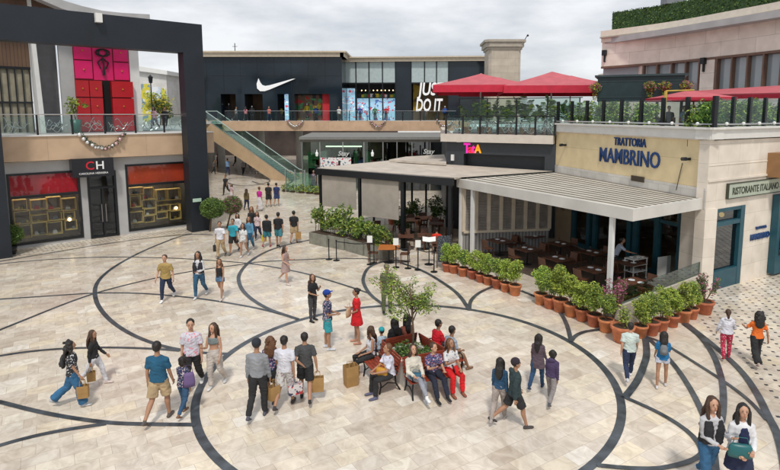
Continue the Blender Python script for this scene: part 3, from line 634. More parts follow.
lm = MB()
for x in list(range(360, 396, 4)): lm.ball(N2.p(n2(x), N2.hit(370, 90+(x*7) % 4)[1], -1.2), .07, u=6, w_=4)
lm.build('spotlight', lampm, bk)
m = MB()
for x in range(357, 394, 3): N2.box(m, n2(x)-.25, n2(x)+.25, N2.hit(370, 97)[1], N2.hit(370, 94)[1]+.1*(x % 2), -2, -1.8, x % 5)
m.build('hanging_clothes', mn, bk)
# swoosh: outline from the facade
sw = [(258.8, 78.5), (257, 84), (257.5, 88.5), (260.5, 91.2), (265, 91.2), (270, 89.5), (295.5, 78.7), (293, 78.9), (270, 85.3), (265.5, 86), (262.5, 85), (260.6, 82.5)]
m = MB(); N1.poly(m, [N1.hit(x, y) for x, y in sw], .05, .18); tag(m.build('wall_emblem', mat('emblem_white', (.82, .82, .82), .4, 0, 0, emit=.12)), 'large white swoosh emblem on the black facade', 'wall emblem')
jd = thing('window_lettering', N2.p(n2(430), 8), 'big white JUST DO IT lettering in the show window', 'lettering')
em = MC['emblem_white']
zJ, zD = N2.hit(420, 95)[1], N2.hit(418, 111)[1]
text('lettering', 'JUST', 2.2, N2.p(n2(418.5), zJ, .05), N2.u, em, jd, .04, width=n2(445)-n2(418.5), bold=.05, shear=.15)
text('lettering', 'DO IT', 2.2, N2.p(n2(415.5), zD, .05), N2.u, em, jd, .04, width=n2(443)-n2(415.5), bold=.05, shear=.15)
m = MB(); N2.box(m, n2(412), n2(448), 6.05, ct, -2.1, -2); m.build('show_backdrop', pattern('backdrop_gold', (.12, .07, .03), [(.5, .33, .05)], .5, .55), bk)
# lamp mast on roof
mp_ = N1.p(f1(231), zc1, -2); m = MB(); m.bar(mp_, mp_+Vector((0, 0, 1.4)), .05); m.box(mp_+Vector((0, 0, .2)), (.5, .4, .35)); m.bar(mp_+Vector((-.3, 0, 1)), mp_+Vector((.3, 0, 1)), .03)
tag(m.build('roof_antenna', black), 'small dark antenna on the cornice left of the swoosh', 'antenna')
railing('gallery_railing', BF, bt(225), bt(456), 6.1, -.1, 'glass gallery railing with dark posts along the back tan band', h=1.1, sp=2.0, seed=40, motif=False, topm=mat('dull_steel', (.16, .17, .18), .5, .3, 0))
for i, (x, lab) in enumerate(((295.5, 'bauble garland under the far railing right of the escalator top'), (378, 'bauble garland under the far railing below the pale blue screens'), (445, 'bauble garland at the right end of the far tan band'))):
    garland(BF, bt(x), 6.2, 1.75, .05, lab, 50+i)
# ground floor under the gallery: dark passage with columns
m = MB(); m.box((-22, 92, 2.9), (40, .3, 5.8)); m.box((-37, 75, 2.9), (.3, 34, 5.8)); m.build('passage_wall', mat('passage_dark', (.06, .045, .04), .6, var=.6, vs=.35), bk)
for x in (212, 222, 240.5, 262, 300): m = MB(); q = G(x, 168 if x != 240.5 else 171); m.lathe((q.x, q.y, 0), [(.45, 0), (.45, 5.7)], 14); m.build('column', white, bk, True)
m = MB(); m.box((-29, 80, 1.5), (1.6, .4, 2.6)); m.build('shop_light', mat('warm_light', (.9, .45, .1), .5, 0, 0, emit=.5), bk)

# tower
tw = MB(); q = G(502, 130); D_ = 62; tx = (502.5-410)/555*D_*.985; zt = HC+(114-44)*D_/555
poly = [(tx-1.75, D_-1.2), (tx-1.45, D_-1.5), (tx+1.4, D_-1.5), (tx+1.7, D_-1.2), (tx+1.7, D_+2), (tx-1.75, D_+2)]
tw.prism(poly, 6, zt-1.0); cap = MB(); sc_ = lambda k: [((x-tx)*k+tx, (y-D_)*k+D_) for x, y in poly]
cap.prism(sc_(1.08), zt-1.0, zt-.75); cap.prism(sc_(1.18), zt-.75, zt-.25); cap.prism(sc_(1.28), zt-.25, zt)
tr = thing('stone_tower', (tx, D_, 6), 'beige stone tower with wide cap behind the red umbrellas', 'tower')
tw.build('shaft', blockmat('tower_stone', (.50, .44, .36), (.36, .31, .25), 1.5, .75, u=(1, 0), msize=.012), tr); cap.build('cap', mat('cap_stone', (.40, .36, .30), .8, var=.1), tr)
m = MB(); m.bar((tx+2.1, D_-1, zt), (tx+2.4, D_-1, zt+.5), .04); m.ball((tx+2.45, D_-1, zt+.5), .12); m.build('camera', black, tr)

# ground level glass shop -------------------------------------------------------
GF = Fr((-9.9, 49.6), (10, 49.6)); gt = lambda x, y=150, n=0: GF.t(x, y, n)
gs = thing('glass_shop', (-4, 52, 0), 'ground floor glass fronted shop below the gallery with flat grey roof', 'building')
m = MB(); m.prism([(GF.p(gt(300), 0).x, 49.3), (gt(460)-9.9, 49.3), (gt(460)-9.9, 61.5), (GF.p(gt(300), 0).x-1, 61.5)], 4.62, 4.85); m.build('roof', mat('grey_roof', (.20, .20, .19), .7, var=.1), gs)
m = MB(); GF.box(m, gt(300), gt(460), 4.4, 4.6, -.3, .1); m.build('header', mat('dark_header', (.16, .15, .13), .4, 0, .1), gs)
m = MB(); GF.box(m, gt(300), gt(460), 0, 4.6, -9, -8.8); m.build('interior_wall', mat('shop_olive', (.16, .14, .09), .7, var=.5, vs=.5), gs)
m = MB(); GF.box(m, gt(302), gt(383), .05, 4.4, -.03, 0); m.build('pane', glass('green_glass', (.70, .84, .77), .85), gs)
m = MB(); GF.box(m, gt(383), gt(460), .05, 4.4, -.03, 0); m.build('pane', glass('blue_glass', (.10, .22, .25), .72), gs)
m = MB()
for x in (302, 320, 343, 364, 383, 397, 412, 430, 446): GF.box(m, gt(x)-.04, gt(x)+.04, .05, 4.4, -.05, .05)
m.build('mullion', steel, gs)
m = MB()
rg = random.Random(9)
for i in range(40):
    x = rg.uniform(304, 384); GF.box(m, gt(x)-.25, gt(x)+.25, .3+rg.randrange(4)*.8, .7+rg.randrange(4)*.8+.3, -rg.uniform(2, 6), -1.6, i % 6)
m.build('display_goods', mn, gs)
m = MB(); GF.box(m, gt(320.5), gt(351), GF.hit(335, 171)[1], GF.hit(335, 157.5)[1], .05, .12); so = m.build('banner', pattern('flower_banner', (.75, .75, .75), [(.55, .05, .10), (.06, .12, .2)], 4.5, .56), gs)
for x in (343, 428):
    q = text('shop_lettering', 'Stay', .58, GF.p(gt(x-5), GF.hit(x, 155.5 if x == 343 else 153.5)[1], .16), GF.u, mat('dim_white', (.55, .57, .56), .5, 0, 0), None, .02, shear=.25, bold=.012)
    tag(q, 'white script lettering on the glass shop, %s one' % ('the left' if x == 343 else 'the right, above the canopy roof,'), 'lettering', 'script signs')
for x in (317, 372.5):
    m = MB(); zz_ = GF.hit(x, 153)[1]; m.loft([GF.p(gt(x), zz_-.28, .12), GF.p(gt(x), zz_, .12), GF.p(gt(x), zz_+.12, .12), GF.p(gt(x), zz_+.3, .12)], [.1, .14, .05, .03], seg=8); m.build('small_emblem', em, gs)
# light bars
m = MB(); GF.box(m, gt(323), gt(360), 3.85, 3.95, -2, -1.6); m.build('glow_panel', mat('cool_light', (1, .95, .8), .5, 0, 0, emit=1.2), gs)
# green glass screen in front
GS = Fr(G(286, 192)[:2], G(318, 194)[:2])
m = MB(); gsr = thing('glass_screen', GS.p(1, 0), 'low green tinted glass screen behind the planting by the escalator', 'glass screen')
GS.box(m, 0, GS.len, .1, 1.7, -.03, 0); m.build('glass_panel', glass('green_screen', (.72, .90, .80), .85), gsr)
m = MB()
for t in (0, 1, 2, GS.len): GS.box(m, t-.03, t+.03, 0, 2.05, -.06, .03)
m.build('post', steel, gsr)

# escalator ----------------------------------------------------------------------
eb = Vector((-12.1, 57.6, 0)); et = Vector((-22.6, 63.6, 6.1)); ed = (et-eb); eh = Vector((ed.x, ed.y, 0)).normalized(); en = Vector((-eh.y, eh.x, 0))
if en.y > 0: en = -en
es = thing('escalator', eb, 'tan sided escalator with green glass balustrades climbing to the gallery', 'escalator')
def eprism(s0, s1, zlo0, zlo1, zhi0, zhi1, o0, o1):
    # section along the run s (0..1), between lateral offsets o0,o1
    P0 = eb+ed*s0; P1 = eb+ed*s1; v = []
    for o in (o0, o1): v.append(o)
    a = [P0+en*v[1], P1+en*v[1], P1+en*v[0], P0+en*v[0]]
    zl = [P0.z+zlo0, P1.z+zlo1, P1.z+zlo1, P0.z+zlo0]; zh = [P0.z+zhi0, P1.z+zhi1, P1.z+zhi1, P0.z+zhi0]
    return [(p.x, p.y, z) for p, z in zip(a, zl)]+[(p.x, p.y, z) for p, z in zip(a, zh)]
m = MB(); m.hexa(eprism(0, .2, .0, -1.2, .25, .25, .75, .9)); m.hexa(eprism(.2, 1, -1.2, -1.7, .25, .25, .75, .9)); m.hexa(eprism(0, 1, -.0, -1.5, .25, .25, -.9, -.75)); m.hexa(eprism(0, 1, .0, -1.5, .001, -1.3, -.75, .75))
P1 = et; m.box((et.x-1.6, et.y+.95, 5.4), (4.0, 1.9, 1.5), rz=0); m.build('side_cladding', mat('tan_cladding', (.50, .36, .22), .55, var=.12, vs=1), es)
m = MB(); ns = 34
for i in range(ns):
    a = eb+ed*(i/ns); a2 = eb+ed*((i+1)/ns); z = a2.z
    q = [a+en*.74, a2+en*.74, a2-en*.74, a-en*.74]; m.hexa([(p.x, p.y, z-.2) for p in q]+[(p.x, p.y, z) for p in q])
m.build('steps', mat('step_grey', (.30, .36, .36), .4, .3, .2, 5), es)
for o in (.83, -.83):
    m = MB(); m.hexa(eprism(0, 1, .26, .26, 1.05, 1.05, o-.012, o+.012)); m.build('glass_balustrade', glass('esc_glass', (.72, .88, .82), .84), es)
    m = MB(); m.loft([eb+en*o-eh*.6+Vector((0, 0, .55)), eb+en*o-eh*.75+Vector((0, 0, .85)), eb+en*o-eh*.4+Vector((0, 0, 1.05)), eb+en*o+Vector((0, 0, 1.09)), et+en*o+Vector((0, 0, 1.09)), et+en*o+eh*2+Vector((0, 0, 1.09))], .05, seg=6); m.build('handrail', mat('handrail_grey', (.35, .45, .43), .4, 0, 0), es)
    m = MB(); m.hexa(eprism(0, 1, .25, .25, .29, .29, o-.09, o+.09)); m.build('skirt', steel, es)

# ================================================================== CANOPY CAFE
ZC = 3.5; ZR = 3.88
cl = G(318.3, 174.6, ZC); crr = G(451, 185.6, ZC); CF = Fr(cl[:2], crr[:2])
back = G(388, 160.5, ZR); tata0 = G(446.5, 164.3, ZR)
cafe = thing('cafe_canopy', (cl.x, cl.y, 0), 'flat beige roofed cafe canopy on black posts with dark fascia', 'canopy')
m = MB(); al_ = G(456.6, 187, 3.3); m.prism([(cl.x-.05, cl.y+.1), (crr.x+.25, crr.y+.12), (al_.x+.3, al_.y+.2), (E0.x-.15, E0.y), (tata0.x, tata0.y), (back.x, back.y)], [ZR-.1]*2+[ZR-.12]*2+[ZR-.1]*2, [ZR]*2+[3.77, 3.77]+[ZR]*2); m.build('roof', beige_roof, cafe)
m = MB(); CF.box(m, -.15, CF.len+.1, ZC, ZR-.03, -.12, .1); m.build('fascia', black, cafe)
Lb = Fr(back[:2], cl[:2]); m = MB(); Lb.box(m, 0, Lb.len-.1, ZC, ZR-.04, -.12, .05); m.build('fascia', black, cafe)
post_px = [(319, .14), (358, .16), (401, .2), (448.5, .16)]
for x, w2 in post_px:
    t = CF.t(x, 200); m = MB(); CF.box(m, t-w2/2, t+w2/2, 0, ZC, -.1-w2, -.1); m.build('post', black, cafe)
for x, y in ((374, 221), (385, 216), (412, 214), (426, 212), (340, 208)):
    q = G(x, y); m = MB(); m.box((q.x, q.y, ZC/2), (.14, .14, ZC)); m.build('post', black, cafe)
ur = [G(389, 159.6, ZR+.15), G(446.3, 163.2, ZR+.15), G(446.3, 154.2, ZR+.15), G(406, 156.6, ZR+.15)]; m = MB(); m.prism([tuple(q[:2]) for q in ur], ZR+.02, ZR+.15); m.build('upper_roof', beige_roof, cafe)
for x0, x1, yb, lab in ((321.5, 355.5, 207, 'left'), (361, 398, 217, 'right')):
    a, b = CF.t(x0, 190), CF.t(x1, 190); z = CF.hit((x0+x1)/2, yb)[1]; m = MB(); CF.box(m, a, b, z, ZC-.01, -.06, -.045); CF.box(m, a, b, z-.05, z, -.075, -.03)
    o = m.build('roller_blind', mat('blind_cloth', (.37, .33, .28), .85, var=.1, vs=2), cafe); o['label'] = 'grey beige roller blind, %s bay' % lab
# planter boxes with shrubs
def shrub_leaves(c, rad, n, size, mats, seed, parent, name='foliage', lumps=6, shell=.2):
    m = MB(); m.leaves(c, rad, n, size, random.Random(seed), tuple(range(len(mats))), shell=shell, lumps=lumps); return m.build(name, mats, parent)
ords = ['leftmost', 'second from the left', 'third from the left', 'rightmost']
pbx = [(309, 243.5, 327, 247.5), (328, 247, 344, 250.5), (345, 250.5, 363, 256), (364, 256, 383, 260.5)]
for i, (xa, ya, xb, yb) in enumerate(pbx):
    a, b = G(xa, ya), G(xb, yb); f = Fr(a[:2], b[:2]); c = f.p(f.len/2, 0, -.4)
    r_ = thing('planter_box', c, 'grey planter box of green shrubs before the cafe blinds, %s' % ords[i], 'planter')
    m = MB(); f.box(m, .02, f.len-.02, 0, .62, -.75, 0); m.build('box', mat('planter_concrete', (.22, .22, .18), .9, var=.2, vs=4, bump=.3), r_)
    m = MB(); f.box(m, .08, f.len-.08, .621, .64, -.7, -.06); m.build('soil', soil, r_)
    hgt = (1.25, 1.45, 1.0, .85)[i]
    m = MB()
    for k in range(7):
        q = f.p(f.len*(k+.5)/7, .63, -.4); m.loft([q, q+Vector((rnd.uniform(-.15, .15), rnd.uniform(-.1, .1), hgt*.9))], [.02, .008], seg=5)
    m.build('stem', bark, r_)
    m = MB(); rg = random.Random(60+i)
    for k in range(5): m.leaves(f.p(f.len*(k+.5)/5, .75+hgt*.5, -.38), (.34, .34, hgt*.52*rg.uniform(.8, 1.2)), 230, .085, rg, (0, 0, 1, 2), lumps=5, shell=.2)
    m.build('foliage', [leafA, leafC, leafB], r_)

# ================================================================== RESTAURANT
stone = blockmat('limestone', (.74, .67, .58), (.48, .42, .35), 1.5, .72, u=(.85, .527), msize=.006, var=.05)
yellow = blockmat('yellow_render', (.74, .60, .36), (.42, .31, .14), 40, 1.03, u=(.31, -.95), msize=.006, var=.02)
rs = thing('trattoria_building', (C0.x, C0.y, 0), 'two sided yellow and limestone trattoria building with a roof terrace', 'building')
Lf = FF.len; zs1_ = SS.hit(729.3, 184.5, .1)[1]; ZT = 5.9
m = MB(); FF.box(m, 0, Lf-.03, 4.11, ZT, -.1, 0); m.build('yellow_wall', yellow, rs)
m = MB(); FF.box(m, 0, Lf-.03, 3.32, 4.108, -.1, .03); m.build('white_panel', blockmat('white_tiles', (.62, .60, .56), (.45, .43, .4), .6, .4, u=(.31, -.95)), rs)
m = MB(); zq = SS.hit(728, 207.5)[1]+.002; SS.box(m, .0, 3.0, zq, ZT, -.4, 0); SS.box(m, 3.0, 14, 0, ZT, -.4, 0); SS.box(m, 0, .55, 0, zq-.001, -.4, 0)
FF.box(m, Lf-1.15, Lf-.01, 0, 3.318, -.6, .0); m.build('limestone_wall', stone, rs)
m = MB(); FF.box(m, -.3, Lf+.12, ZT+.05, 6.32, -.5, .14); SS.box(m, -.14, 14, ZT+.05, 6.32, -.5, .14); FF.box(m, -.3, Lf+.2, 6.32, 6.4, -.5, .24); SS.box(m, -.24, 14, 6.321, 6.4, -.5, .24)
m.build('cornice', mat('cornice_white', (.66, .65, .62), .6, var=.05), rs)
m = MB(); FF.box(m, 0, Lf, 5.9, 5.96, -.2, .06); SS.box(m, .03, 14, zs1_+.16, zs1_+.24, -.2, .05); SS.box(m, .03, 14, 4.95, 4.98, -.2, .02); m.build('string_course', stone, rs)
# terrace deck of the whole right side
m = MB(); far = Vector((30, 46)); m.prism([tuple((E0+FF.n*-.5)[:]), tuple((C0+SS.u*.2-SS.n*.5)[:]), tuple((SS.o+SS.u*14-SS.n*.5)[:]), (34, 50), (4, 50), (tata0.x+.3, tata0.y+.2)], 5.2, 5.62); m.build('terrace_deck', concrete, rs)
# glazed teal front
m = MB()
for t in (1.6, 2.9, 3.4, 4.7, 5.9, 6.3, 7.6, 8.9): FF.box(m, t-.13, t+.13, 0, 3.3, -.32, -.12)
FF.box(m, 1.4, Lf-1.16, 2.35, 2.5, -.3, -.15); FF.box(m, 1.4, Lf-1.16, .0, .22, -.3, -.15); m.build('window_frame', teal, rs)
m = MB(); FF.box(m, 1.5, Lf-1.16, .2, 3.3, -.25, -.235); m.build('pane', clear, rs)
m = MB(); FF.box(m, .0, 1.45, 0, 3.3, -.35, -.1); m.build('beige_pier', mat('warm_beige', (.42, .33, .22), .7, var=.08), rs)
m = MB(); FF.box(m, .5, .85, 1.7, 2.5, -.1, -.08); m.build('menu_board', mat('board_brown', (.25, .18, .14), .6, 0, .3, 20), rs)
# inside
m = MB(); FF.box(m, -.3, -.001, 0, 5, -7, -.36); FF.box(m, 0, Lf-2.1, .002, .012, -6.8, -.4)
FF.box(m, 0, Lf-2.3, 0, 5, -7, -6.8); FF.box(m, 0, Lf-2.1, 3.33, 3.5, -6.8, -.41); m.build('interior_wall', mat('restaurant_inside', (.06, .045, .035), .7, var=.5, vs=.5), rs)
m = MB()
for k in range(9): p = FF.p(1.8+.8*k, 2.6+.3*(k % 2), -2-.5*(k % 3)); m.ball(p, .11, u=8, w_=6)
m.build('pendant_lamp', mat('warm_bulb', (1, .62, .2), .5, 0, 0, emit=2.2), rs)
# side door (window wall) and lower things on the side wall
d0, d1 = SS.t(712, 240), SS.t(742.5, 240); d0 = .56
m = MB(); ztd2 = SS.hit(728, 207.5)[1]; k = .16
SS.box(m, d0, d0+k, 0, ztd2, -.3, .02); SS.box(m, d1-.3, d1, 0, ztd2, -.3, .02); SS.box(m, d0+k, d1-.3, ztd2-.14, ztd2, -.3, .01); SS.box(m, d0+k, d1-.3, 2.55, 2.72, -.3, .01); SS.box(m, d0+k, d1-.3, 0, .75, -.3, .01)
do = m.build('door', teal, rs)
m = MB(); SS.box(m, d0+k, d1-.3, .75, ztd2-.14, -.15, -.13); m.build('pane', glass('door_glass', (.35, .38, .36), .7), do)
m = MB(); SS.box(m, d1, 3.0, 0, zq-.001, -.4, -.001); m.build('limestone_wall', stone, rs)
d2 = SS.t(769, 240); m = MB(); SS.box(m, d2, d2+3, .1, 3.5, .02, .3); do = m.build('window_frame', teal, rs)
m = MB(); SS.box(m, d2+.25, d2+2.8, .9, 3.3, .3, .32); m.build('pane', glass('door_glass'), do)
m = MB(); b0 = SS.t(775, 150, .4); SS.box(m, b0+.3, b0+3, 4.3, 5.3, .0, .9); m.build('brown_balcony', mat('brown_box', (.30, .16, .07), .7, var=.1), rs)
m = MB(); sb0, zs1 = SS.hit(729.3, 184.5, .1); zs0 = SS.hit(729.3, 198.5, .1)[1]; SS.box(m, sb0, sb0+6, zs0, zs1, .01, .1); so = m.build('wall_sign', mat('sign_sage', (.42, .47, .38), .6, 0, .06)); tag(so, 'long pale green RISTORANTE ITALIANO sign framed in dark on the side wall', 'wall sign')
so.location = (0, 0, 0)
m = MB(); dk = mat('sign_dark', (.05, .06, .04), .6, 0, 0)
for z0, z1 in ((zs0-.03, zs0), (zs1, zs1+.03)): SS.box(m, sb0-.03, sb0+6, z0, z1, .01, .12)
SS.box(m, sb0-.03, sb0, zs0, zs1, .01, .12); m.build('frame', dk, so)
text('lettering', 'RISTORANTE ITALIANO &', .40, SS.p(sb0+.25, zs0+.13, .108), SS.u, dk, so, .008, width=3.9, bold=.004)
navy = mat('sign_blue', (.006, .045, .17), .35, 0, 0)
s2 = thing('wall_sign', SS.p(SS.t(751, 240), 1.9, 0), 'small blue TRATTORIA MAMBRINO lettering low on the side wall by the blue window', 'wall sign')
a, za = SS.hit(749.5, 240.5); b, _ = SS.hit(768.5, 233)
text('lettering', 'MAMBRINO', .34, SS.p(a, za, .03), SS.u, navy, s2, .02, width=b-a, bold=.012)
a2, _ = SS.hit(755, 229); b2, _ = SS.hit(766, 225); text('lettering', 'TRATTORIA', .16, SS.p(a2, za+.42, .03), SS.u, navy, s2, .015, width=b2-a2, bold=.006)
s1 = thing('wall_sign', FF.p(6, 4.6, 0), 'large blue TRATTORIA MAMBRINO letters on the yellow wall', 'wall sign')
a, za = FF.hit(599.3, 161); b, zb_ = FF.hit(660, 169.5)
text('lettering', 'MAMBRINO', .97, FF.p(a, (za+zb_)/2+.02, .02), FF.u, navy, s1, .04, width=b-a, bold=.006)
a, za = FF.hit(614.5, 145); b, zb_ = FF.hit(646.5, 147.3)
text('lettering', 'TRATTORIA', .52, FF.p(a, (za+zb_)/2, .02), FF.u, navy, s1, .04, width=b-a, bold=.004)
# small wall lights
for f, x, y, lab in ((FF, 690, 159, 'small black spotlight with a hanging wire on the yellow wall near the corner'), (FF, 566, 145, 'small black spotlight at the far end of the yellow wall')):
    t, z = f.hit(x, y); m = MB(); f.box(m, t-.05, t+.05, z-.05, z+.05, .0, .25); m.bar(f.p(t-.1, z, .28), f.p(t+.14, z+.02, .34), .08)
    if x == 690:
        w0 = f.hit(683, 163); w1 = f.hit(677, 190); m.loft([f.p(w0[0], w0[1], .03), f.p((w0[0]+w1[0])/2, (w0[1]+w1[1])/2, .04), f.p(w1[0], w1[1], .04)], .014, seg=4)
    tag(m.build('wall_spotlight', black), lab, 'spotlight')
t, z = FF.hit(638.5, 178.8); m = MB(); FF.box(m, t-.4, t+.4, z-.12, z+.12, .03, .07)
for k in range(6): FF.box(m, t-.38, t+.38, z-.1+.036*k, z-.085+.036*k, .07, .085)
tag(m.build('air_vent', mat('vent_brown', (.10, .08, .06), .6, .3, 0)), 'small brown air vent on the white strip above the awning', 'vent')
# awning -----------------------------------------------------------------------
ZA = 3.3; ac = G(632.6, 221.5, ZA); al = G(456.6, 187, ZA); ZA1 = 3.72
AF = Fr(al[:2], ac[:2]); AR = Fr(ac[:2], tuple((C0-FF.u*.15+FF.n*.02)[:]))
aw = thing('restaurant_awning', (ac.x, ac.y, 0), 'large off white slatted awning roof over the trattoria terrace', 'awning')
awn = mat('awning_cloth', (.56, .53, .47), .8, var=.16, vs=.9)
m = MB(); AF.box(m, 0, AF.len, ZA, ZA1, -.1, 0); AR.box(m, .001, AR.len, ZA, ZA1-.002, -.1, 0); m.build('fascia', mat('fascia_cloth', (.60, .58, .54), .75, var=.1, vs=1), aw)
nl = 11; A0, A1 = AF.p(0.1, 0), AF.p(AF.len-.08, 0); B0, B1 = FF.p(0, 0, .04), FF.p(Lf-.15, 0, .04); A1 = Vector((ac.x+.1, ac.y+.12, 0))
m = MB(); ribs = MB()
for i in range(nl):
    s, e_ = i/nl, (i+1)/nl
    q = [A0.lerp(B0, s), A1.lerp(B1, s), A1.lerp(B1, e_), A0.lerp(B0, e_)]
    z0, z1 = ZA1-.02, ZA1-.04
    m.hexa([(q[0].x, q[0].y, z0-.05), (q[1].x, q[1].y, z0-.05), (q[2].x, q[2].y, z1-.05), (q[3].x, q[3].y, z1-.05)]+[(q[0].x, q[0].y, z0), (q[1].x, q[1].y, z0), (q[2].x, q[2].y, z1), (q[3].x, q[3].y, z1)])
    q2 = [A0.lerp(B0, e_-.013), A1.lerp(B1, e_-.013), A1.lerp(B1, e_), A0.lerp(B0, e_)]
    ribs.hexa([(p.x, p.y, z1-.02) for p in q2]+[(p.x, p.y, z0+.012) for p in q2])
m.build('slat_cloth', awn, aw); ribs.build('rib', mat('awning_rib', (.22, .19, .15), .7, var=.1), aw)
for x, y in ((609.3, 219), (470, 190.5), (458.5, 188)):
    t = AF.t(x, y); m = MB(); AF.box(m, t-.08, t+.08, 0, ZA, -.24, -.1); m.build('post', white, aw)
# slatted screen and wainscot at the far end of the terrace
a = G(474, 239.6, 1.1); b = G(549, 228.7, 1.1); SC = Fr(AF.p(.35, 0, -.2)[:2], (b.x, b.y))
sc_t = thing('louvre_screen', SC.p(2, 0), 'beige louvred screen wall at the back of the trattoria terrace', 'screen')
m = MB(); W = SC.len; cnt = 7
for i in range(cnt+1): t = W*i/cnt; SC.box(m, t-.09, t+.09, 1.1, 3.3, -.1, .05)
SC.box(m, 0, W, 1.02, 1.14, -.12, .1); SC.box(m, 0, W, 3.2, 3.3, -.08, .04); m.build('frame', mat('screen_beige', (.58, .50, .39), .7, var=.1), sc_t)
m = MB()
for i in range(26): z = 1.16+i*.08; SC.box(m, .1, W-.1, z, z+.055, -.05, .01)
m.build('louvre', mat('louvre_grey', (.30, .27, .24), .7, var=.2), sc_t)
m = MB(); SC.box(m, 0, W, 0, 1.02, -.06, .0); m.build('wainscot', blockmat('striped_wainscot', (.30, .29, .28), (.12, .12, .12), .16, 5, u=(.86, .5), msize=.03), sc_t)
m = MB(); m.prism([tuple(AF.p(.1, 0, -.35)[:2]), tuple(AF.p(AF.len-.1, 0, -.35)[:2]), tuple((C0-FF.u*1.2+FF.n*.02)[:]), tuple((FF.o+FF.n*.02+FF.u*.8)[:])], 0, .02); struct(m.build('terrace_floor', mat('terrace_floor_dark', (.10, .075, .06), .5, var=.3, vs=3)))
# low planter wall with glass at the corner
cw = Vector(G(617, 331)[:2]).to_2d() if False else G(617, 331); PW = Fr((cw.x, cw.y), tuple((C0+SS.n*.02+SS.u*.1)[:]))
zW = .78
lw = thing('terrace_parapet', (cw.x, cw.y, 0), 'low pale stone parapet with glass on top at the terrace corner', 'low wall')
m = MB(); PW.box(m, 0, PW.len-.02, 0, zW, -.2, 0); q = PW.p(0, 0); LW = Fr((cw.x-2.0*.5625, cw.y+2.0*.827), (cw.x, cw.y)); LW.box(m, LW.len-.55, LW.len-.001, 0, zW-.001, -.2, 0); m.build('wall', mat('parapet_stone', (.50, .45, .38), .7, var=.1, vs=2), lw)
m = MB(); PW.box(m, .05, PW.len-.1, zW, zW+.5, -.11, -.095); m.build('glass_panel', glass('dark_rail', (.45, .55, .52), .8), lw)
# terrace railing on the restaurant roof
def post_rail(name, f, t0, t1, z, n, label, h=1.15, sp=1.25):
    root = thing(name, f.p((t0+t1)/2, z, n), label, 'railing'); k = round((t1-t0)/sp)
    m = MB(); m.bar(f.p(t0, z+.1, n), f.p(t1, z+.1, n), .035); m.build('base_rail', steel, root)
    for i in range(k+1):
        t = t0+(t1-t0)*i/k; m = MB(); f.box(m, t-.07, t+.07, z, z+h, n-.12, n); m.build('post', black, root)
        if i < k:
            m = MB(); f.box(m, t+.08, t+(t1-t0)/k-.08, z+.06, z+h-.08, n-.07, n-.058); m.build('glass_panel', railglass, root)
            m = MB(); m.ball(f.p(t+(t1-t0)/k*.5, z+.12, n+.05), .07, u=8, w_=6); m.build('knob_light', white, root)
post_rail('terrace_railing', FF, 0, Lf+.05, 6.4, .0, 'dark post and glass railing above the TRATTORIA lettering')
post_rail('terrace_railing', SS, .35, 11, 6.4, .0, 'dark post and glass railing above the side wall sign')
# TATA wall ---------------------------------------------------------------------
TF = Fr(tata0[:2], E0); tx_ = lambda x, y=150, n=0: TF.t(x, y, n)
tt = thing('dark_shop_wall', (tata0.x, tata0.y, 0), 'dark grey shop wall under the umbrella terrace, carrying the pink and orange sign', 'building')
m = MB(); TF.box(m, 0, TF.len, 4.55, 5.25, -.3, 0); TF.box(m, 0, 1.1, 0, 4.549, -.9, -.002); TF.box(m, 1.1, TF.len, 0, 4.549, -.9, -.6); m.build('wall', mat('charcoal_wall', (.032, .038, .045), .5, var=.1), tt)
m = MB(); TF.box(m, TF.len-.6, TF.len, 0, 4.549, -.6, -.003); m.build('pier', MC['charcoal_wall'], tt)
m = MB(); TF.box(m, -.25, TF.len-.1, 5.26, 5.72, -.5, .35); m.build('slab_edge', mat('slab_cream', (.60, .54, .47), .7, var=.06), tt)
m = MB(); Bk = Fr((tata0.x+.6, tata0.y+16), tata0[:2]); Bk.box(m, 0, Bk.len, 0, 5.25, -.3, 0); m.build('side_wall', MC['charcoal_wall'], tt)
m = MB(); Bk.box(m, 0, Bk.len, 5.26, 5.72, -.3, .1); m.build('slab_edge', MC['slab_cream'], tt)
ts = thing('shop_sign', TF.p(1.2, 4.8, 0), 'multicoloured TATA sign in pink, red and orange letters on the dark wall', 'shop sign')
xs = [(464, 'T', (.75, .02, .42), 1.15), (468.3, 'a', (.62, .02, .05), 1.0), (472, 't', (.75, .02, .35), 1.05), (475, 'A', (.85, .32, .01), .95)]
for x, ch, c, k in xs:
    t, z = TF.hit(x, 152.6); text('letter', ch, .70*k, TF.p(t, z, .03), TF.u, mat('neon_%s' % ch, c, .5, 0, 0, emit=.5), ts, .04, bold=.02, width={464: .40, 468.3: .32, 472: .22, 475: .40}[x])
t, z = TF.hit(453, 157.5); m = MB(); TF.box(m, t-.09, t+.09, z-.18, z+.18, 0, .12); tag(m.build('wall_lamp', white), 'small white wall lamp left below the pink and orange sign', 'lamp')
t, z = TF.hit(459.5, 141.5); m = MB(); TF.box(m, t-.1, t+.1, z-.04, z+.04, 0, .2); tag(m.build('security_camera', white), 'tiny white camera just left of the pink and orange sign', 'camera')
railing('terrace_glass_railing', TF, .05, TF.len-.05, 5.72, .25, 'glass railing with scroll motif on the umbrella terrace edge', h=1.05, sp=1.15, seed=90, topm=black, post=.05)
m = MB(); wsg = thing('wind_screen', TF.p(3, 5.72, -.6), 'tall clear glass wind screen behind the umbrella terrace railing', 'glass screen')
for i in range(4): TF.box(m, .6+i*1.75, 2.3+i*1.75, 5.75, 7.75, -.62, -.6)
m.build('glass_panel', glass('clear_screen', (.8, .88, .84), .93), wsg)
m = MB()
TF.box(m, .5, 7.7, 7.75, 7.8, -.64, -.58)
for i in range(5): TF.box(m, .52+i*1.75, .58+i*1.75, 5.72, 7.75, -.64, -.58)
m.build('frame', black, wsg)
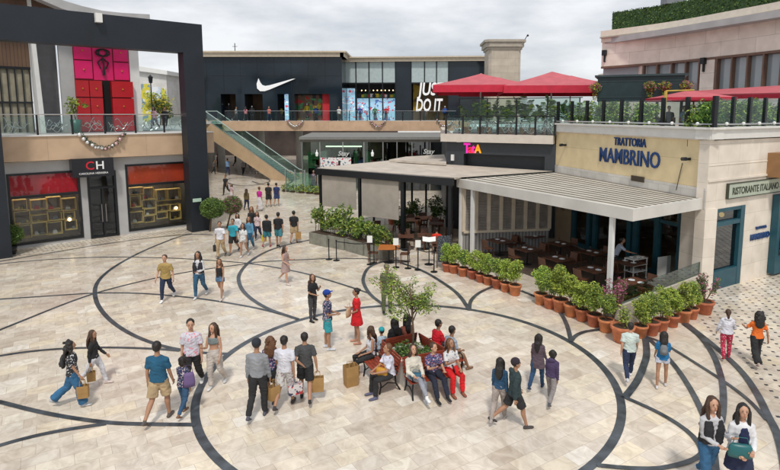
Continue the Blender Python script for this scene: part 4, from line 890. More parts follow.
# upper right curved building -------------------------------------------------------
K = [Vector(v) for v in ((14.75, 43.6), (17.9, 39.4), (19.75, 35.3), (21.2, 31.4), (22.3, 26.5))]
cb = thing('curved_building', (K[0].x, K[0].y, 5.7), 'tall pale stone building with curved front, big windows and a roof hedge', 'building')
cst = {}
def curve_strip(name, z0, z1, n0, n1, mt, ks=K, par=cb):
    m = MB(); pts = ks; nor = []
    for i in range(len(pts)):
        d = (pts[min(i+1, len(pts)-1)]-pts[max(i-1, 0)]).normalized(); nor.append(Vector((d.y, -d.x)))
    o_ = [p+nn*n1 for p, nn in zip(pts, nor)]; i_ = [p+nn*n0 for p, nn in zip(pts, nor)]
    m.prism([tuple(p) for p in o_]+[tuple(p) for p in i_[::-1]], z0, z1); return m.build(name, mt, par)
def fine(ks, n=6):
    q = smooth_path([Vector((p.x, p.y, 0)) for p in ks], .8); return [Vector((p.x, p.y)) for p in q]
KK = fine(K)
pale = blockmat('pale_blocks', (.80, .72, .63), (.50, .44, .38), 2.3, .95, u=(.45, -.89), msize=.012, var=.05)
curve_strip('wall', 10.42, 12.3, -.4, 0, pale, KK)
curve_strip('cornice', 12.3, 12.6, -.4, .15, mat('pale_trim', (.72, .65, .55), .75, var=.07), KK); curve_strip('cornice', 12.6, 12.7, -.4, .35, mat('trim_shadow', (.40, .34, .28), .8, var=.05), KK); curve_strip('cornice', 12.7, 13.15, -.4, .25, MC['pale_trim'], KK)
curve_strip('wall', 5.7, 8.0, -.4, 0, pale, KK); curve_strip('pane', 8.0, 10.42, -.36, -.3, mat('sky_glass', (.30, .34, .36), .06, .0, .1, .5, spec=1), KK)
def along(px, y=75):
    for i in range(len(KK)-1):
        f = Fr(KK[i], KK[i+1]); t, z = f.hit(px, y)
        if -.001 <= t <= f.len+.001: return f, t
    return f, t
frm = mat('brown_frame', (.16, .09, .06), .5, 0, .1)
mm_ = MB(); pw = MB()
for px in (643, 656.5, 671, 685, 698.5, 716, 731, 746.5, 762.5, 780):
    f, t = along(px); f.box(mm_, t-.05, t+.05, 8.0, 10.42, -.3, .03)
for pa, pb in ((598, 641), (700, 714)):
    f0, t0 = along(pa); f1_, t1 = along(pb); a = f0.p(t0, 0); b = f1_.p(t1, 0); f = Fr(a[:2], b[:2]); f.box(pw, 0, f.len, 8.0, 10.42, -.4, .01)
pw.build('wall', pale, cb); mm_.build('mullion', frm, cb); curve_strip('window_head', 10.35, 10.5, -.3, .04, frm, KK); curve_strip('window_sill', 7.9, 8.0, -.3, .06, frm, KK)
m = MB(); m.prism([(K[0].x+.1, K[0].y-.1), (K[0].x+3.5, K[0].y+4), (K[0].x+12, K[0].y), (K[4].x+6, K[4].y), (K[4].x+.5, K[4].y)], 12.2, 12.6); m.build('roof', concrete, cb)
f, t = along(601); m = MB(); e2 = Vector((K[0].x+.35, K[0].y+.1)); Fr((e2.x+2.5, e2.y+4.5), e2).box(m, 0, 5.1, 5.7, 12.9, -.3, 0); m.build('side_wall', mat('dark_side', (.12, .12, .13), .7, var=.1), cb)
h_ = thing('roof_hedge', (19, 40, 13.1), 'long clipped green hedge along the roof of the curved building', 'hedge')
m = MB(); rg = random.Random(77)
HK = [p+Vector((.75, .35)) for p in KK]
core = MB()
for i in range(len(HK)-1):
    f = Fr(HK[i], HK[i+1]); px0 = PX((HK[i].x, HK[i].y, 14))[0]
    if px0 < 611: continue
    zt_ = 14.65 if px0 < 700 else 14.75
    f.box(core, 0, f.len, 12.7, zt_-.08, -.9, -.12)
    for k in range(int(f.len*330)):
        p = f.p(rg.uniform(0, f.len), rg.uniform(12.9, zt_), -.1+rg.uniform(-.04, .05)) if rg.random() < .75 else f.p(rg.uniform(0, f.len), zt_-.05+rg.uniform(-.05, .05), rg.uniform(-.9, 0))
        a = Vector((rg.gauss(0, 1), rg.gauss(0, 1), rg.gauss(0, 1))).normalized(); b = a.cross(Vector((rg.gauss(0, 1), rg.gauss(0, 1), 1))).normalized(); z = .07
        m.add([p-a*z, p+b*z*.6, p+a*z, p-b*z*.6], [(0, 1, 2, 3)], rg.choice((0, 0, 1)))
core.build('core', leafC, h_); m.build('foliage', [leafC, leafA], h_)
f, t = along(657); p = f.p(t, 14.7, -1.5); m = MB(); m.box(p+Vector((0, 0, .6)), (1.4, 1.0, 1.4)); m.box(p+Vector((0, 0, 1.35)), (1.5, 1.1, .08)); tag(m.build('roof_unit', mat('unit_grey', (.22, .24, .26), .5, .3, .1)), 'grey ventilation unit above the roof hedge', 'roof unit')
for px, y, lab in ((604.5, 53, 'small wall light near the left end of the curved wall'), (704, 61, 'dark wall speaker between the two big windows')):
    f, t = along(px); z = f.hit(px, y)[1]; m = MB(); f.box(m, t-.15, t+.15, z-.2, z+.2, .02, .28); f.box(m, t-.05, t+.05, z-.7, z-.2, .02, .15); tag(m.build('wall_light', black), lab, 'wall light')

# ================================================================== PEOPLE
def remesh(mb, voxel, smooth=2):
    me = bpy.data.meshes.new('t'); me.from_pydata(mb.v, [], mb.f); o = bpy.data.objects.new('t', me); COL.objects.link(o)
    md = o.modifiers.new('r', 'REMESH'); md.mode = 'VOXEL'; md.voxel_size = voxel; md.use_smooth_shade = True
    if smooth: sm = o.modifiers.new('s', 'SMOOTH'); sm.factor = .5; sm.iterations = smooth
    dg = bpy.context.evaluated_depsgraph_get(); out = bpy.data.meshes.new_from_object(o.evaluated_get(dg))
    bpy.data.objects.remove(o); bpy.data.meshes.remove(me); return out
from mathutils import noise as mnoise
def ruffle(me, name, seed):
    # folds in the cloth, strands in the hair
    hair = name == 'hair'; amp, fx, fz = (.007, 42, 9) if hair else (.010, 9, 13)
    if name in ('shoe', 'cap', 'body'): return
    vs = me.vertices; nn = [v.normal.copy() for v in vs]
    for v, n_ in zip(vs, nn):
        c = v.co; q = Vector((c.x*fx+seed, c.y*fx, c.z*fz+c.x*4))
        d = mnoise.noise(q); d = (1-abs(d)*2.2) if not hair else d
        v.co = c+n_*(d*amp-(0 if hair else .002))
def finish(me, name, mats, parent, extra=None):
    ruffle(me, name, len(bpy.data.objects)*.37)
    """link a remeshed surface, with small extra pieces joined in"""
    me.materials.clear()
    for m in mats: me.materials.append(m)
    me.polygons.foreach_set('material_index', [0]*len(me.polygons)); me.polygons.foreach_set('use_smooth', [True]*len(me.polygons))
    if extra and extra.f:
        v = [tuple(q.co) for q in me.vertices]; f = [tuple(p.vertices) for p in me.polygons]; k = len(v)
        me2 = bpy.data.meshes.new(name); me2.from_pydata(v+extra.v, [], f+[tuple(k+i for i in q) for q in extra.f])
        for m in mats: me2.materials.append(m)
        me2.polygons.foreach_set('material_index', [0]*len(f)+extra.m); me2.polygons.foreach_set('use_smooth', [True]*len(me2.polygons)); bpy.data.meshes.remove(me); me = me2
    me.name = name; o = bpy.data.objects.new(name, me); COL.objects.link(o); o.parent = parent; return o
SK = {'light': mat('skin_light', (.52, .29, .19), .55, var=.06, vs=8), 'mid': mat('skin_mid', (.38, .20, .12), .55, var=.06, vs=8), 'tan': mat('skin_tan', (.27, .135, .08), .55, var=.06, vs=8)}
eye_m = mat('eye_dark', (.015, .01, .01), .3, 0, 0); lip_m = mat('lip', (.35, .08, .07), .5, 0, 0)
HC_ = {'black': mat('hair_black', (.012, .009, .008), .45, var=.3, vs=40, bump=.6, bs=60), 'brown': mat('hair_brown', (.06, .028, .014), .5, var=.4, vs=40, bump=.6, bs=60), 'auburn': mat('hair_auburn', (.13, .055, .022), .5, var=.4, vs=40, bump=.6, bs=60), 'grey': mat('hair_grey', (.12, .11, .10), .5, var=.3, vs=40, bump=.6, bs=60)}
CL = {}
def cloth(c):
    if isinstance(c, bpy.types.Material): return c
    k = 'cloth_%d_%d_%d' % tuple(int(v*999) for v in c)
    if k not in MC: mat(k, c, .88, var=.28, vs=4, bump=1.0, bs=8)
    return MC[k]
floral_bw = pattern('floral_black_white', (.02, .02, .025), [(.6, .6, .6)], 24, .54)
floral_navy = pattern('floral_navy', (.02, .03, .09), [(.55, .35, .4), (.5, .5, .5)], 22, .56)
floral_blue = pattern('floral_blue', (.03, .05, .14), [(.45, .42, .5), (.4, .1, .15)], 24, .53)
floral_white = pattern('floral_white', (.62, .62, .62), [(.1, .12, .2)], 18, .6)
plaid_pink = pattern('plaid_pink', (.6, .5, .5), [(.35, .15, .2)], 20, .55)
pink_print = pattern('pink_print', (.58, .58, .64), [(.72, .25, .30), (.5, .35, .45)], 17, .55)
red_print = pattern('red_print', (.42, .02, .06), [(.65, .5, .5)], 26, .57)
camo = pattern('camouflage', (.08, .09, .045), [(.03, .035, .02), (.17, .15, .09)], 14, .52)
grid_white = pattern('grid_shorts', (.55, .53, .52), [(.28, .2, .2)], 22, .55)
PERSONS = {}
def person(key, px, ytop, yfoot, head, label, cat='person', skin='mid', sex='F', hair=('long', 'black'), top=('tee', (.5, .5, .5)), bot=('pants', (.05, .08, .2)), shoe=(.6, .6, .6),
           pose='walk', phase=1, arms=((10, 10), (-10, 10)), seat=None, hd=(0, 0), lean=0, group=None, H=None, vox=None, base=None, stride=24, face=True, hands=None, knees=None, spread=5, cross=0):
    """head: way the person faces, degrees clockwise from straight away from the viewer; arms: (swing, elbow[, out]) left then right"""
    b = base if base is not None else G(px, yfoot)
    if H is None: H = min(1.86, max(1.2, HT(b, ytop)))
    sc = H/1.72; root = thing('person', b, label, cat, group, rz=R(-head), sc=sc); root.scale = (sc*1.06, sc*1.06, sc)
    M = sex == 'M'; pxh = 555*H/max(b.y, 5)*1.31
    lod = vox or (.0135 if pxh > 60 else .019 if pxh > 35 else .026)
    rg = random.Random(hash(key) % 1000 if isinstance(key, int) else sum(map(ord, str(key))))
    # joints
    P0 = Vector((0, 0, 0)); hipw = .085; TH, SHN = .43, .41
    legs = []
    for i, sd_ in ((0, -1), (1, 1)):
        hp = Vector((sd_*hipw, 0, -.03))
        if pose == 'sit':
            a = R((knees[i][0] if knees else 86)); kb = R((knees[i][1] if knees else 84)); out = R(spread)*sd_
            if cross and i == cross-1: out = -R(14)*sd_
        elif pose == 'stand': a = R(3*sd_*phase+1); kb = R(4); out = R(3.5)*sd_
        else:
            a = R(stride*(sd_*phase)); kb = R(10 if sd_*phase > 0 else 30); out = R(2)*sd_
        d1 = Vector((math.sin(out), math.sin(a), -math.cos(a))).normalized(); a2 = a-kb
        d2 = Vector((math.sin(out)*.3, math.sin(a2), -math.cos(a2))).normalized()
        kn = hp+d1*TH; an = kn+d2*SHN; legs.append((hp, kn, an, d2))
    minz = min(l[2].z for l in legs)
    pz = (.09-minz) if pose != 'sit' else (seat if seat else .56)
    ln = R(lean); sp = Vector((0, math.sin(ln), math.cos(ln)))
    off = Vector((0, 0, pz)); legs = [tuple(q+off for q in l[:3])+(l[3],) for l in legs]
    if pose == 'sit': root.location = root.location-Vector((0, 0, 0))
    Pc = off; Nk = Pc+sp*.50; SW = .166 if M else .140
    Rl = Matrix.Rotation(-ln, 3, 'X')
    arm = []
    for i, sd_ in ((0, -1), (1, 1)):
        sw, el = arms[i][0], arms[i][1]; out = R(arms[i][2] if len(arms[i]) > 2 else 7)
        a = R(sw); s0 = Pc+sp*.412+Vector((sd_*SW, 0, 0))
        d1 = Vector((sd_*math.sin(out), math.sin(a)*math.cos(out), -math.cos(a)*math.cos(out)))
        a2 = a+R(el); inn_ = R(arms[i][3]) if len(arms[i]) > 3 else (R(18) if el > 50 else 0)
        d2 = Vector((sd_*(math.sin(out)*.5-math.sin(inn_)), math.sin(a2), -math.cos(a2))).normalized()
        e_ = s0+d1*.285; wv = e_+d2*.25; arm.append((s0, e_, wv, d2))
    # head frame
    if hd == (0, 0): hd = (rg.uniform(-22, 22), rg.uniform(-14, 2))
    hy, hp_ = R(-hd[0]), R(hd[1]); HM = Matrix.Rotation(hy, 3, 'Z') @ Matrix.Rotation(-hp_, 3, 'X') @ Matrix.Scale(1.09, 3)
    hc = Nk+Vector((0, .015+math.sin(ln)*.05, .165))
    def hv(x, y, z): return hc+HM @ Vector((x, y, z))
    W = 1.0 if M else .9
    mb = MB()
    mb.loft([Pc+sp*t for t in (-.09, -.02, .05, .16, .3, .40, .45, .49)], [.09*W, .15, .15*W, .118*W, .14*W, .15*W, .12*W, .05], [.07, .098, .09, .078, .095, .088, .068, .05], xd=(1, 0, 0), seg=14)
    mb.loft([Nk-sp*.05, Nk+sp*.03, hc-Vector((0, 0, .04))], [.056*W, .05*W, .05*W], seg=10)
    for s0, e_, wv, d2 in arm:
        ka = .84 if top[0] in ('long', 'jacket', 'hoodie', 'cardigan') else 1
        mb.loft([s0-Vector((s0.x*.5, 0, 0))+sp*.03, s0, s0.lerp(e_, .5), e_, e_.lerp(wv, .35), wv], [.035*W*ka, .047*W*ka, .042*W*ka, .035*W*ka, .034*W*ka, .025*W*ka], seg=9)
        mb.loft([wv-d2*.01, wv+d2*.045, wv+d2*.085], [.024, .034, .026], [.018, .02, .014], seg=8, xd=(0, 1, .01) if abs(d2.y) < .8 else (1, 0, 0))
    for hp, kn, an, d2 in legs:
        bk = Vector((0, -.018, 0))
        mb.loft([hp+Vector((0, 0, .03)), hp.lerp(kn, .3), kn, kn.lerp(an, .3)+bk*(1 if pose != 'sit' else .5), kn.lerp(an, .75), an], [q*(.84 if bot[0] in ('pants', 'jeans', 'wide', 'leggings') else 1) for q in (.088*W+.004, .08*W, .055*W, .056*W, .038, .036)], seg=10)
    # skull, jaw, nose, ears
    mb.ball(hv(0, -.005, .02), (.070, .088, .092), M=HM, u=12, w_=9); mb.ball(hv(0, .018, -.045), (.052, .062, .062), M=HM, u=10, w_=8)
    mb.loft([hv(0, .078, .012), hv(0, .100, -.022)], [.009, .015], seg=6)
    for sd_ in (-1, 1): mb.ball(hv(sd_*.072, -.005, -.005), (.012, .02, .028), M=HM, u=6, w_=5)
    body = remesh(mb, lod, 1)
    ex = MB()
    if pxh > 45:
        for s0, e_, wv, d2 in arm:          # five fingers curling from each palm
            ref = Vector((0, 1, 0)) if abs(d2.y) < .8 else Vector((1, 0, 0)); si = (ref-d2*ref.dot(d2)).normalized(); nn = d2.cross(si)
            inw = -1 if s0.x > 0 else 1; cu = nn if nn.x*inw > 0 else -nn
            for q, ln_ in enumerate((.066, .075, .07, .055)):
                r0_ = wv+d2*.075+si*(.024-.016*q); ex.loft([r0_, r0_+d2*ln_*.5+cu*.008, r0_+d2*ln_*.85+cu*.028], [.0095, .009, .007], seg=5)
            r0_ = wv+d2*.03+si*.026; ex.loft([r0_, r0_+d2*.03+si*.022, r0_+d2*.055+si*.022+cu*.012], [.011, .010, .008], seg=5)
        for sd_ in (-1, 1):
            ex.ball(hv(sd_*.028, .0795, .013), (.0095, .005, .0045), 1, M=HM, u=6, w_=4); ex.ball(hv(sd_*.028, .081, .030), (.015, .004, .0028), 1, M=HM, u=6, w_=4)
        ex.ball(hv(0, .079, -.056), (.018, .006, .005), 2, M=HM, u=6, w_=4)
    bo = finish(body, 'body', [SK[skin], eye_m, lip_m], root, ex)
    # --- bottoms
    bt_, bc = bot[0], bot[1]
    if bt_:
        m = MB(); fat = {'pants': (.100, .072, .064, .054), 'jeans': (.100, .070, .058, .048), 'leggings': (.094, .062, .056, .043), 'wide': (.104, .090, .096, .105)}.get(bt_)
        if bt_ != 'skirt' : m.loft([Pc+sp*t for t in (-.11, -.03, .05, .11)], [.10, .165, .162*W, .14*W], [.08, .112, .106, .096], xd=(1, 0, 0), seg=14)
        for hp, kn, an, d2 in legs:
            if fat:
                bk = Vector((0, -.012, 0)); m.loft([hp+Vector((0, 0, .02)), hp.lerp(kn, .35), kn, kn.lerp(an, .45)+bk, kn.lerp(an, .97)], [fat[0], fat[0]*.95, fat[1], fat[2], fat[3]], seg=10)
            elif bt_ == 'shorts': m.loft([hp+Vector((0, 0, .02)), hp.lerp(kn, .45), hp.lerp(kn, .86)], [.100, .102, .104], seg=10)
            elif bt_ == 'hotpants': m.loft([hp+Vector((0, 0, .02)), hp.lerp(kn, .33)], [.100, .104], seg=10)
        if bt_ == 'skirt':
            ln2 = bot[2] if len(bot) > 2 else .42
            if pose == 'sit':
                for hp, kn, an, d2 in legs: m.loft([hp, hp.lerp(kn, .5), hp.lerp(kn, .95)], [.105, .10, .09], seg=10)
                m.loft([Pc+sp*t for t in (-.08, .0, .1)], [.15, .165, .13], [.1, .11, .09], xd=(1, 0, 0), seg=14)
            else: m.loft([Pc+Vector((0, 0, z)) for z in (.12, .03, -.08, -.25*ln2/.42, -ln2)], [.135, .165, .18, .20, .225], [.095, .12, .135, .16, .185], xd=(1, 0, 0), seg=16)
        finish(remesh(m, lod, 2), {'skirt': 'skirt', 'shorts': 'shorts', 'hotpants': 'shorts'}.get(bt_, 'trousers'), [cloth(bc)], root)
    # --- top
    tt_, tcx = top[0], top[1]
    m = MB(); g_ = {'jacket': 1.16, 'hoodie': 1.2, 'long': 1.06, 'tee': 1.09, 'shirt': 1.1, 'cardigan': 1.14}.get(tt_, 1.02)
    lo = {'jacket': -.09, 'hoodie': -.06, 'cardigan': -.26, 'crop': .26, 'tank': 0, 'dress': -.05, 'tee': -.06, 'shirt': -.08, 'long': -.03}[tt_]
    if pose == 'sit': lo = max(lo, -.03)
    prof = [(-.30, .19, .14), (-.16, .18, .128), (-.05, .168, .118), (.05, .160, .108), (.17, .14, .097), (.30, .158, .112), (.40, .166, .102), (.45, .13, .078), (.485, .07, .058)]
    if not M: prof = [(-.30, .19, .14), (-.16, .182, .128), (-.05, .166, .118), (.05, .148, .104), (.17, .122, .09), (.30, .142, .114), (.40, .147, .096), (.45, .118, .074), (.485, .065, .055)]
    def at_h(h):
        for (a, x1, y1), (b_, x2, y2) in zip(prof, prof[1:]):
            if a <= h <= b_: k = (h-a)/(b_-a); return x1+(x2-x1)*k, y1+(y2-y1)*k
        return prof[0][1:] if h < prof[0][0] else prof[-1][1:]
    hi = .42 if tt_ in ('tank', 'crop') else .485
    hs = [lo]+[p[0] for p in prof if lo+.03 < p[0] < hi-.02]+[hi]; gg = g_
    m.loft([Pc+sp*h for h in hs], [at_h(h)[0]*gg for h in hs], [at_h(h)[1]*gg for h in hs], xd=(1, 0, 0), seg=16)
    if tt_ in ('tank', 'crop', 'dress'):
        for sd_ in (-1, 1): m.loft([Pc+sp*.40+Vector((sd_*.075, .07, 0)), Pc+sp*.475+Vector((sd_*.07, 0, 0)), Pc+sp*.40+Vector((sd_*.075, -.07, 0))], .026, seg=6)
    else:
        for s0, e_, wv, d2 in arm:
            if tt_ == 'tee' or tt_ == 'shirt': m.loft([s0-Vector((s0.x*.62, 0, 0))+sp*.028, s0-Vector((s0.x*.18, 0, 0))+sp*.006, s0, s0.lerp(e_, .4), s0.lerp(e_, .72)], [.036, .05*W, .057*W, .058*W, .063*W], seg=10)
            else: k = 1.15 if tt_ in ('jacket', 'hoodie') else 1; m.loft([s0-Vector((s0.x*.62, 0, 0))+sp*.028, s0-Vector((s0.x*.18, 0, 0))+sp*.006, s0, s0.lerp(e_, .5), e_, e_.lerp(wv, .5), e_.lerp(wv, .96)], [.036*k, .05*W*k, .056*W*k, .052*W*k, .049*W*k, .045*W*k, .038*W*k], seg=10)
    if tt_ == 'hoodie' or (len(top) > 2 and top[2] == 'hood'): m.ball(Nk+Vector((0, -.085, -.01)), (.105, .06, .075), u=10, w_=7)
    finish(remesh(m, lod, 2), {'tee': 'shirt', 'tank': 'tank_top', 'crop': 'crop_top', 'dress': 'bodice', 'long': 'long_sleeve_top'}.get(tt_, tt_), [cloth(tcx)], root)
    # --- shoes
    for hp, kn, an, d2 in legs:
        m = MB(); f = Vector((0, 1, 0)); tilt = 0
        if pose == 'walk' and an.z > min(legs[0][2].z, legs[1][2].z)+.03: f = Vector((0, .86, -.5))
        up_ = Vector((0, f.z*-1, f.y)); h0 = an-up_*.055
        m.loft([h0-f*.07, h0-f*.03, h0+f*.05, h0+f*.13, h0+f*.175], [.028, .038, .042, .045, .028], [.030, .036, .034, .026, .018], xd=(1, 0, 0), seg=10); m.loft([an-up_*.06, an+up_*.02], [.04, .038], seg=8)
        finish(remesh(m, lod, 1), 'shoe', [cloth(shoe)], root)
    # --- hair or hat
    hk, hcol = hair[0], HC_[hair[1]]
    m = MB(); m.ball(hv(0, -.022, .036), (.082, .088, .093), M=HM, u=12, w_=9)
    if hk != 'cap': m.ball(hv(0, -.05, -.005), (.07, .05, .07), M=HM, u=10, w_=8)
    if hk in ('long', 'curly', 'longw'):
        wd = {'long': .085, 'curly': .125, 'longw': .1}[hk]; bkx = Vector((0, -1, 0))
        pb = [hv(0, -.06, .05), hv(0, -.085, -.06), Nk+Vector((0, -.105, .01)), Nk+sp*-.14+Vector((0, -.125, 0)), Nk+sp*(-.27 if hk != 'curly' else -.22)+Vector((0, -.12, 0))]
        m.loft(pb, [.075, wd, wd*1.08, wd, wd*.45], [.05, .055, .048, .04, .02], xd=(1, 0, 0), seg=12)
        for sd_ in (-1, 1): m.loft([hv(sd_*.06, -.01, .07), hv(sd_*.082, .012, 0), hv(sd_*.08, .01, -.08), Nk+Vector((sd_*.085, .045 if hk == 'longw' else -.03, -.06)), Nk+Vector((sd_*.08, .07 if hk == 'longw' else -.06, -.19))], [.03, .028, .032, .034, .014], seg=8)
        if hk == 'curly':
            for _ in range(26): q = hv(rg.uniform(-.11, .11), rg.uniform(-.13, -.0), rg.uniform(-.14, .1)); m.ball(q, rg.uniform(.03, .045), u=6, w_=5)
    if hk == 'bun': m.ball(hv(0, -.10, .06), .042, u=8, w_=6)
    if hk == 'pony': m.loft([hv(0, -.09, .05), hv(0, -.14, 0), hv(0, -.135, -.13), hv(0, -.12, -.22)], [.025, .036, .034, .012], seg=8)
    if hk == 'bob':
        for sd_ in (-1, 1): m.loft([hv(sd_*.055, -.01, .07), hv(sd_*.084, -.0, 0), hv(sd_*.07, -.005, -.085)], [.035, .036, .028], seg=8)
        m.loft([hv(0, -.06, .05), hv(0, -.085, -.05), hv(0, -.075, -.12)], [.07, .088, .06], [.05, .045, .03], xd=(1, 0, 0), seg=10)
    finish(remesh(m, max(lod, .013), 1), 'hair', [hcol], root)
    if len(hair) > 2:
        m = MB(); cm = cloth(hair[2]); m.ball(hv(0, -.012, .052), (.09, .1, .088), M=HM, u=12, w_=9)
        if hair[3:] != ('nobrim',): m.loft([hv(0, .06, .055), hv(0, .12, .05), hv(0, .155, .042)], [.07, .066, .03], [.012, .01, .006], xd=HM @ Vector((1, 0, 0)), seg=10)
        finish(remesh(m, max(lod, .013), 1), 'cap', [cm], root)
    Mx = WM(root)
    r_ = dict(root=root, hands=[Mx @ (a[2]+a[3]*.08) for a in arm], back=Mx @ (Pc+sp*.3+Vector((0, -.12, 0))), hip=[Mx @ (Pc+Vector((-.2, .02, .02))), Mx @ (Pc+Vector((.2, .02, .02)))], front=Mx @ (Pc+Vector((0, .22, .1))), sc=sc, yaw=R(-head))
    PERSONS[key] = r_; return r_

KRAFT = mat('kraft_paper', (.36, .21, .075), .8, var=.1, vs=6)
def shopping_bag(p, label, w_=.30, d_=.14, h=.36, mt=None, rz=0, ground=False, handle=.16):
    mt = mt or KRAFT; p = Vector(p); z0 = 0 if ground else p.z-handle-h; z0 = max(z0, .0)
    r_ = thing('shopping_bag', (p.x, p.y, z0), label, 'bag', rz=rz); m = MB(); a, b = w_/2, d_/2
    # open sack: outer and inner skins
    def ring(z, k, kk=1): return [(-a*k, -b*k*kk, z), (a*k, -b*k*kk, z), (a*k, b*k*kk, z), (-a*k, b*k*kk, z)]
    v = ring(0, .93)+ring(h*.5, .98, 1.12)+ring(h, 1)+ring(h-.005, .96)+ring(.03, .88)
    f = [(3, 2, 1, 0)]
    for i in range(4):
        for k in range(4): f.append((4*i+k, 4*i+(k+1) % 4, 4*i+4+(k+1) % 4, 4*i+4+k))
    f.append((16, 17, 18, 19)); m.add(v, f); m.build('bag_body', mt, r_, local=True)
    for sy in (-1, 1):
        m = MB(); m.loft([(-a*.45, sy*b*.95, h-.03), (-a*.4, sy*b*.5, h+handle*.7), (0, 0, h+handle), (a*.4, sy*b*.5, h+handle*.7), (a*.45, sy*b*.95, h-.03)], .007, seg=5); m.build('handle', mt, r_, local=True)
    return r_
def handbag(p, label, mt, w_=.26, d_=.1, h=.19, rz=0, strap=None, name='handbag'):
    p = Vector(p); r_ = thing(name, p-Vector((0, 0, h/2)), label, 'bag', rz=rz); m = MB()
    m.loft([(0, 0, 0), (0, 0, h*.3), (0, 0, h*.8), (0, 0, h)], [w_*.46, w_*.5, w_*.44, w_*.36], [d_*.4, d_*.5, d_*.4, d_*.22], xd=(1, 0, 0), seg=14); m.build('bag_body', mt, r_, True, local=True)
    m = MB(); m.loft([(-w_*.33, 0, h*.9), (-w_*.22, 0, h*1.5), (w_*.22, 0, h*1.5), (w_*.33, 0, h*.9)], .008, seg=5); m.build('handle', mt, r_, local=True)
    if strap is not None:
        Mi = WM(r_).inverted(); m = MB(); m.loft([Mi @ Vector(q) for q in strap], .012, seg=5); m.build('strap', mt, r_, local=True)
    return r_
def backpack(pr, label, mt, k=1):
    r_ = thing('backpack', pr['back'], label, 'backpack', rz=pr['yaw'], sc=pr['sc']*k); m = MB()
    m.loft([(0, -.06, -.2), (0, -.075, -.08), (0, -.07, .08), (0, -.05, .17)], [.11, .135, .125, .08], [.05, .075, .065, .04], xd=(1, 0, 0), seg=14); m.build('pack', mt, r_, True, local=True)
    m = MB(); m.loft([(0, -.13, -.15), (0, -.145, -.06), (0, -.125, .01)], [.08, .09, .07], [.03, .035, .02], xd=(1, 0, 0), seg=10); m.build('pocket', mt, r_, True, local=True)
    for sx in (-1, 1): m = MB(); m.loft([(sx*.09, -.03, -.13), (sx*.12, .10, -.05), (sx*.11, .2, .08), (sx*.09, .12, .18), (sx*.07, -.02, .14)], .016, seg=6); m.build('strap', mt, r_, True, local=True)
    return r_
bw = (.02, .02, .022); jean = (.035, .085, .19); dkjean = (.018, .03, .07); whit = (.68, .68, .70); khaki = (.42, .31, .18); grey = (.16, .16, .17)
P = person
P(1, 75, 341, 406, 68, 'woman with long curly hair in black and white floral blouse and wide jeans', hair=('curly', 'black'), top=('shirt', floral_bw), bot=('wide', (.03, .12, .24)), shoe=(.5, .5, .5), arms=((-14, 12), (14, 14)), hd=(-10, 0), stride=19)
P(2, 96, 330, 386, 75, 'woman with long brown hair in a black top and white jeans walking at the left', hair=('longw', 'brown'), top=('long', bw), bot=('jeans', (.62, .62, .66)), shoe=(.6, .5, .48), stride=22, arms=((20, 20), (-15, 20)), phase=-1)
P(3, 161, 342, 420, 4, 'man in a teal blue t shirt and khaki shorts seen from behind', sex='M', hair=('short', 'black'), top=('tee', (.012, .085, .16)), bot=('shorts', khaki), shoe=(.12, .1, .09), stride=14, arms=((-8, 14), (10, 10)))
P(4, 185, 357, 414, 15, 'short person in a navy floral blouse and blue jeans seen from behind', hair=('bob', 'black'), top=('shirt', floral_navy), bot=('jeans', (.03, .08, .16)), shoe=(.22, .12, .07), stride=13, phase=-1, arms=((18, 20), (-5, 10)))
P(5, 194, 320, 391, 172, 'tall man in a pale t shirt with pink print and black trousers', sex='M', skin='light', hair=('short', 'black'), top=('tee', pink_print), bot=('pants', bw), shoe=(.7, .7, .7), stride=10, arms=((4, 8), (-4, 8)), hd=(-15, 0))
P(6, 216, 324, 388, 188, 'woman with long brown hair in a grey crop top and pale loose trousers', skin='light', hair=('longw', 'brown'), top=('crop', (.20, .24, .24)), bot=('pants', (.55, .50, .46)), shoe=(.6, .6, .6), stride=8, arms=((0, 30), (10, 105, 7, 10)))
P(7, 259, 340, 416, 3, 'young man in grey long sleeve top and black cap in the group of four', sex='M', hair=('cap', 'black', (.02, .025, .035), 'nobrim'), top=('long', (.24, .25, .27)), bot=('pants', bw), shoe=(.1, .1, .13), stride=9, arms=((2, 6), (6, 10)))
P(8, 272, 337, 401, -4, 'woman with curly auburn hair in a blue floral shirt within the group of four', hair=('curly', 'auburn'), top=('shirt', floral_blue), bot=('shorts', bw), shoe=(.1, .1, .1), stride=12, phase=-1)
P(9, 286, 336, 406, 6, 'young man in a white t shirt and pale patterned shorts seen from behind', sex='M', hair=('short', 'black'), top=('tee', (.60, .60, .66)), bot=('shorts', grid_white), shoe=(.06, .05, .05), stride=16, arms=((8, 20), (-10, 14)))
P(10, 306, 333, 400, -8, 'young man in a charcoal t shirt with one arm behind his back', sex='M', hair=('short', 'black'), top=('tee', (.055, .057, .06)), bot=('shorts', (.015, .015, .017)), shoe=(.03, .03, .03), stride=14, phase=-1, arms=((-42, 62, 8, 60), (-8, 10, 14)))
P(11, 167, 255, 301, 178, 'man in a mustard tan shirt and dark jeans walking alone', sex='M', skin='light', hair=('short', 'brown'), top=('shirt', (.36, .25, .085)), bot=('jeans', dkjean), shoe=(.75, .75, .75), stride=16, arms=((-12, 22, 12), (14, 18, 12)))
P(12, 200, 252, 298, 182, 'woman with long black hair in a white top, dark vest and blue jeans', hair=('longw', 'black'), top=('long', (.55, .55, .57)), bot=('jeans', (.03, .10, .18)), shoe=(.6, .6, .6), stride=12, arms=((6, 80, 8, 30), (-8, 14)))
P(13, 221, 259, 299, 184, 'woman in a black sleeveless top and denim shorts', skin='mid', hair=('longw', 'auburn'), top=('tank', bw), bot=('hotpants', (.09, .17, .28)), shoe=(.5, .45, .42), stride=18, arms=((16, 16), (-16, 14)), phase=-1)
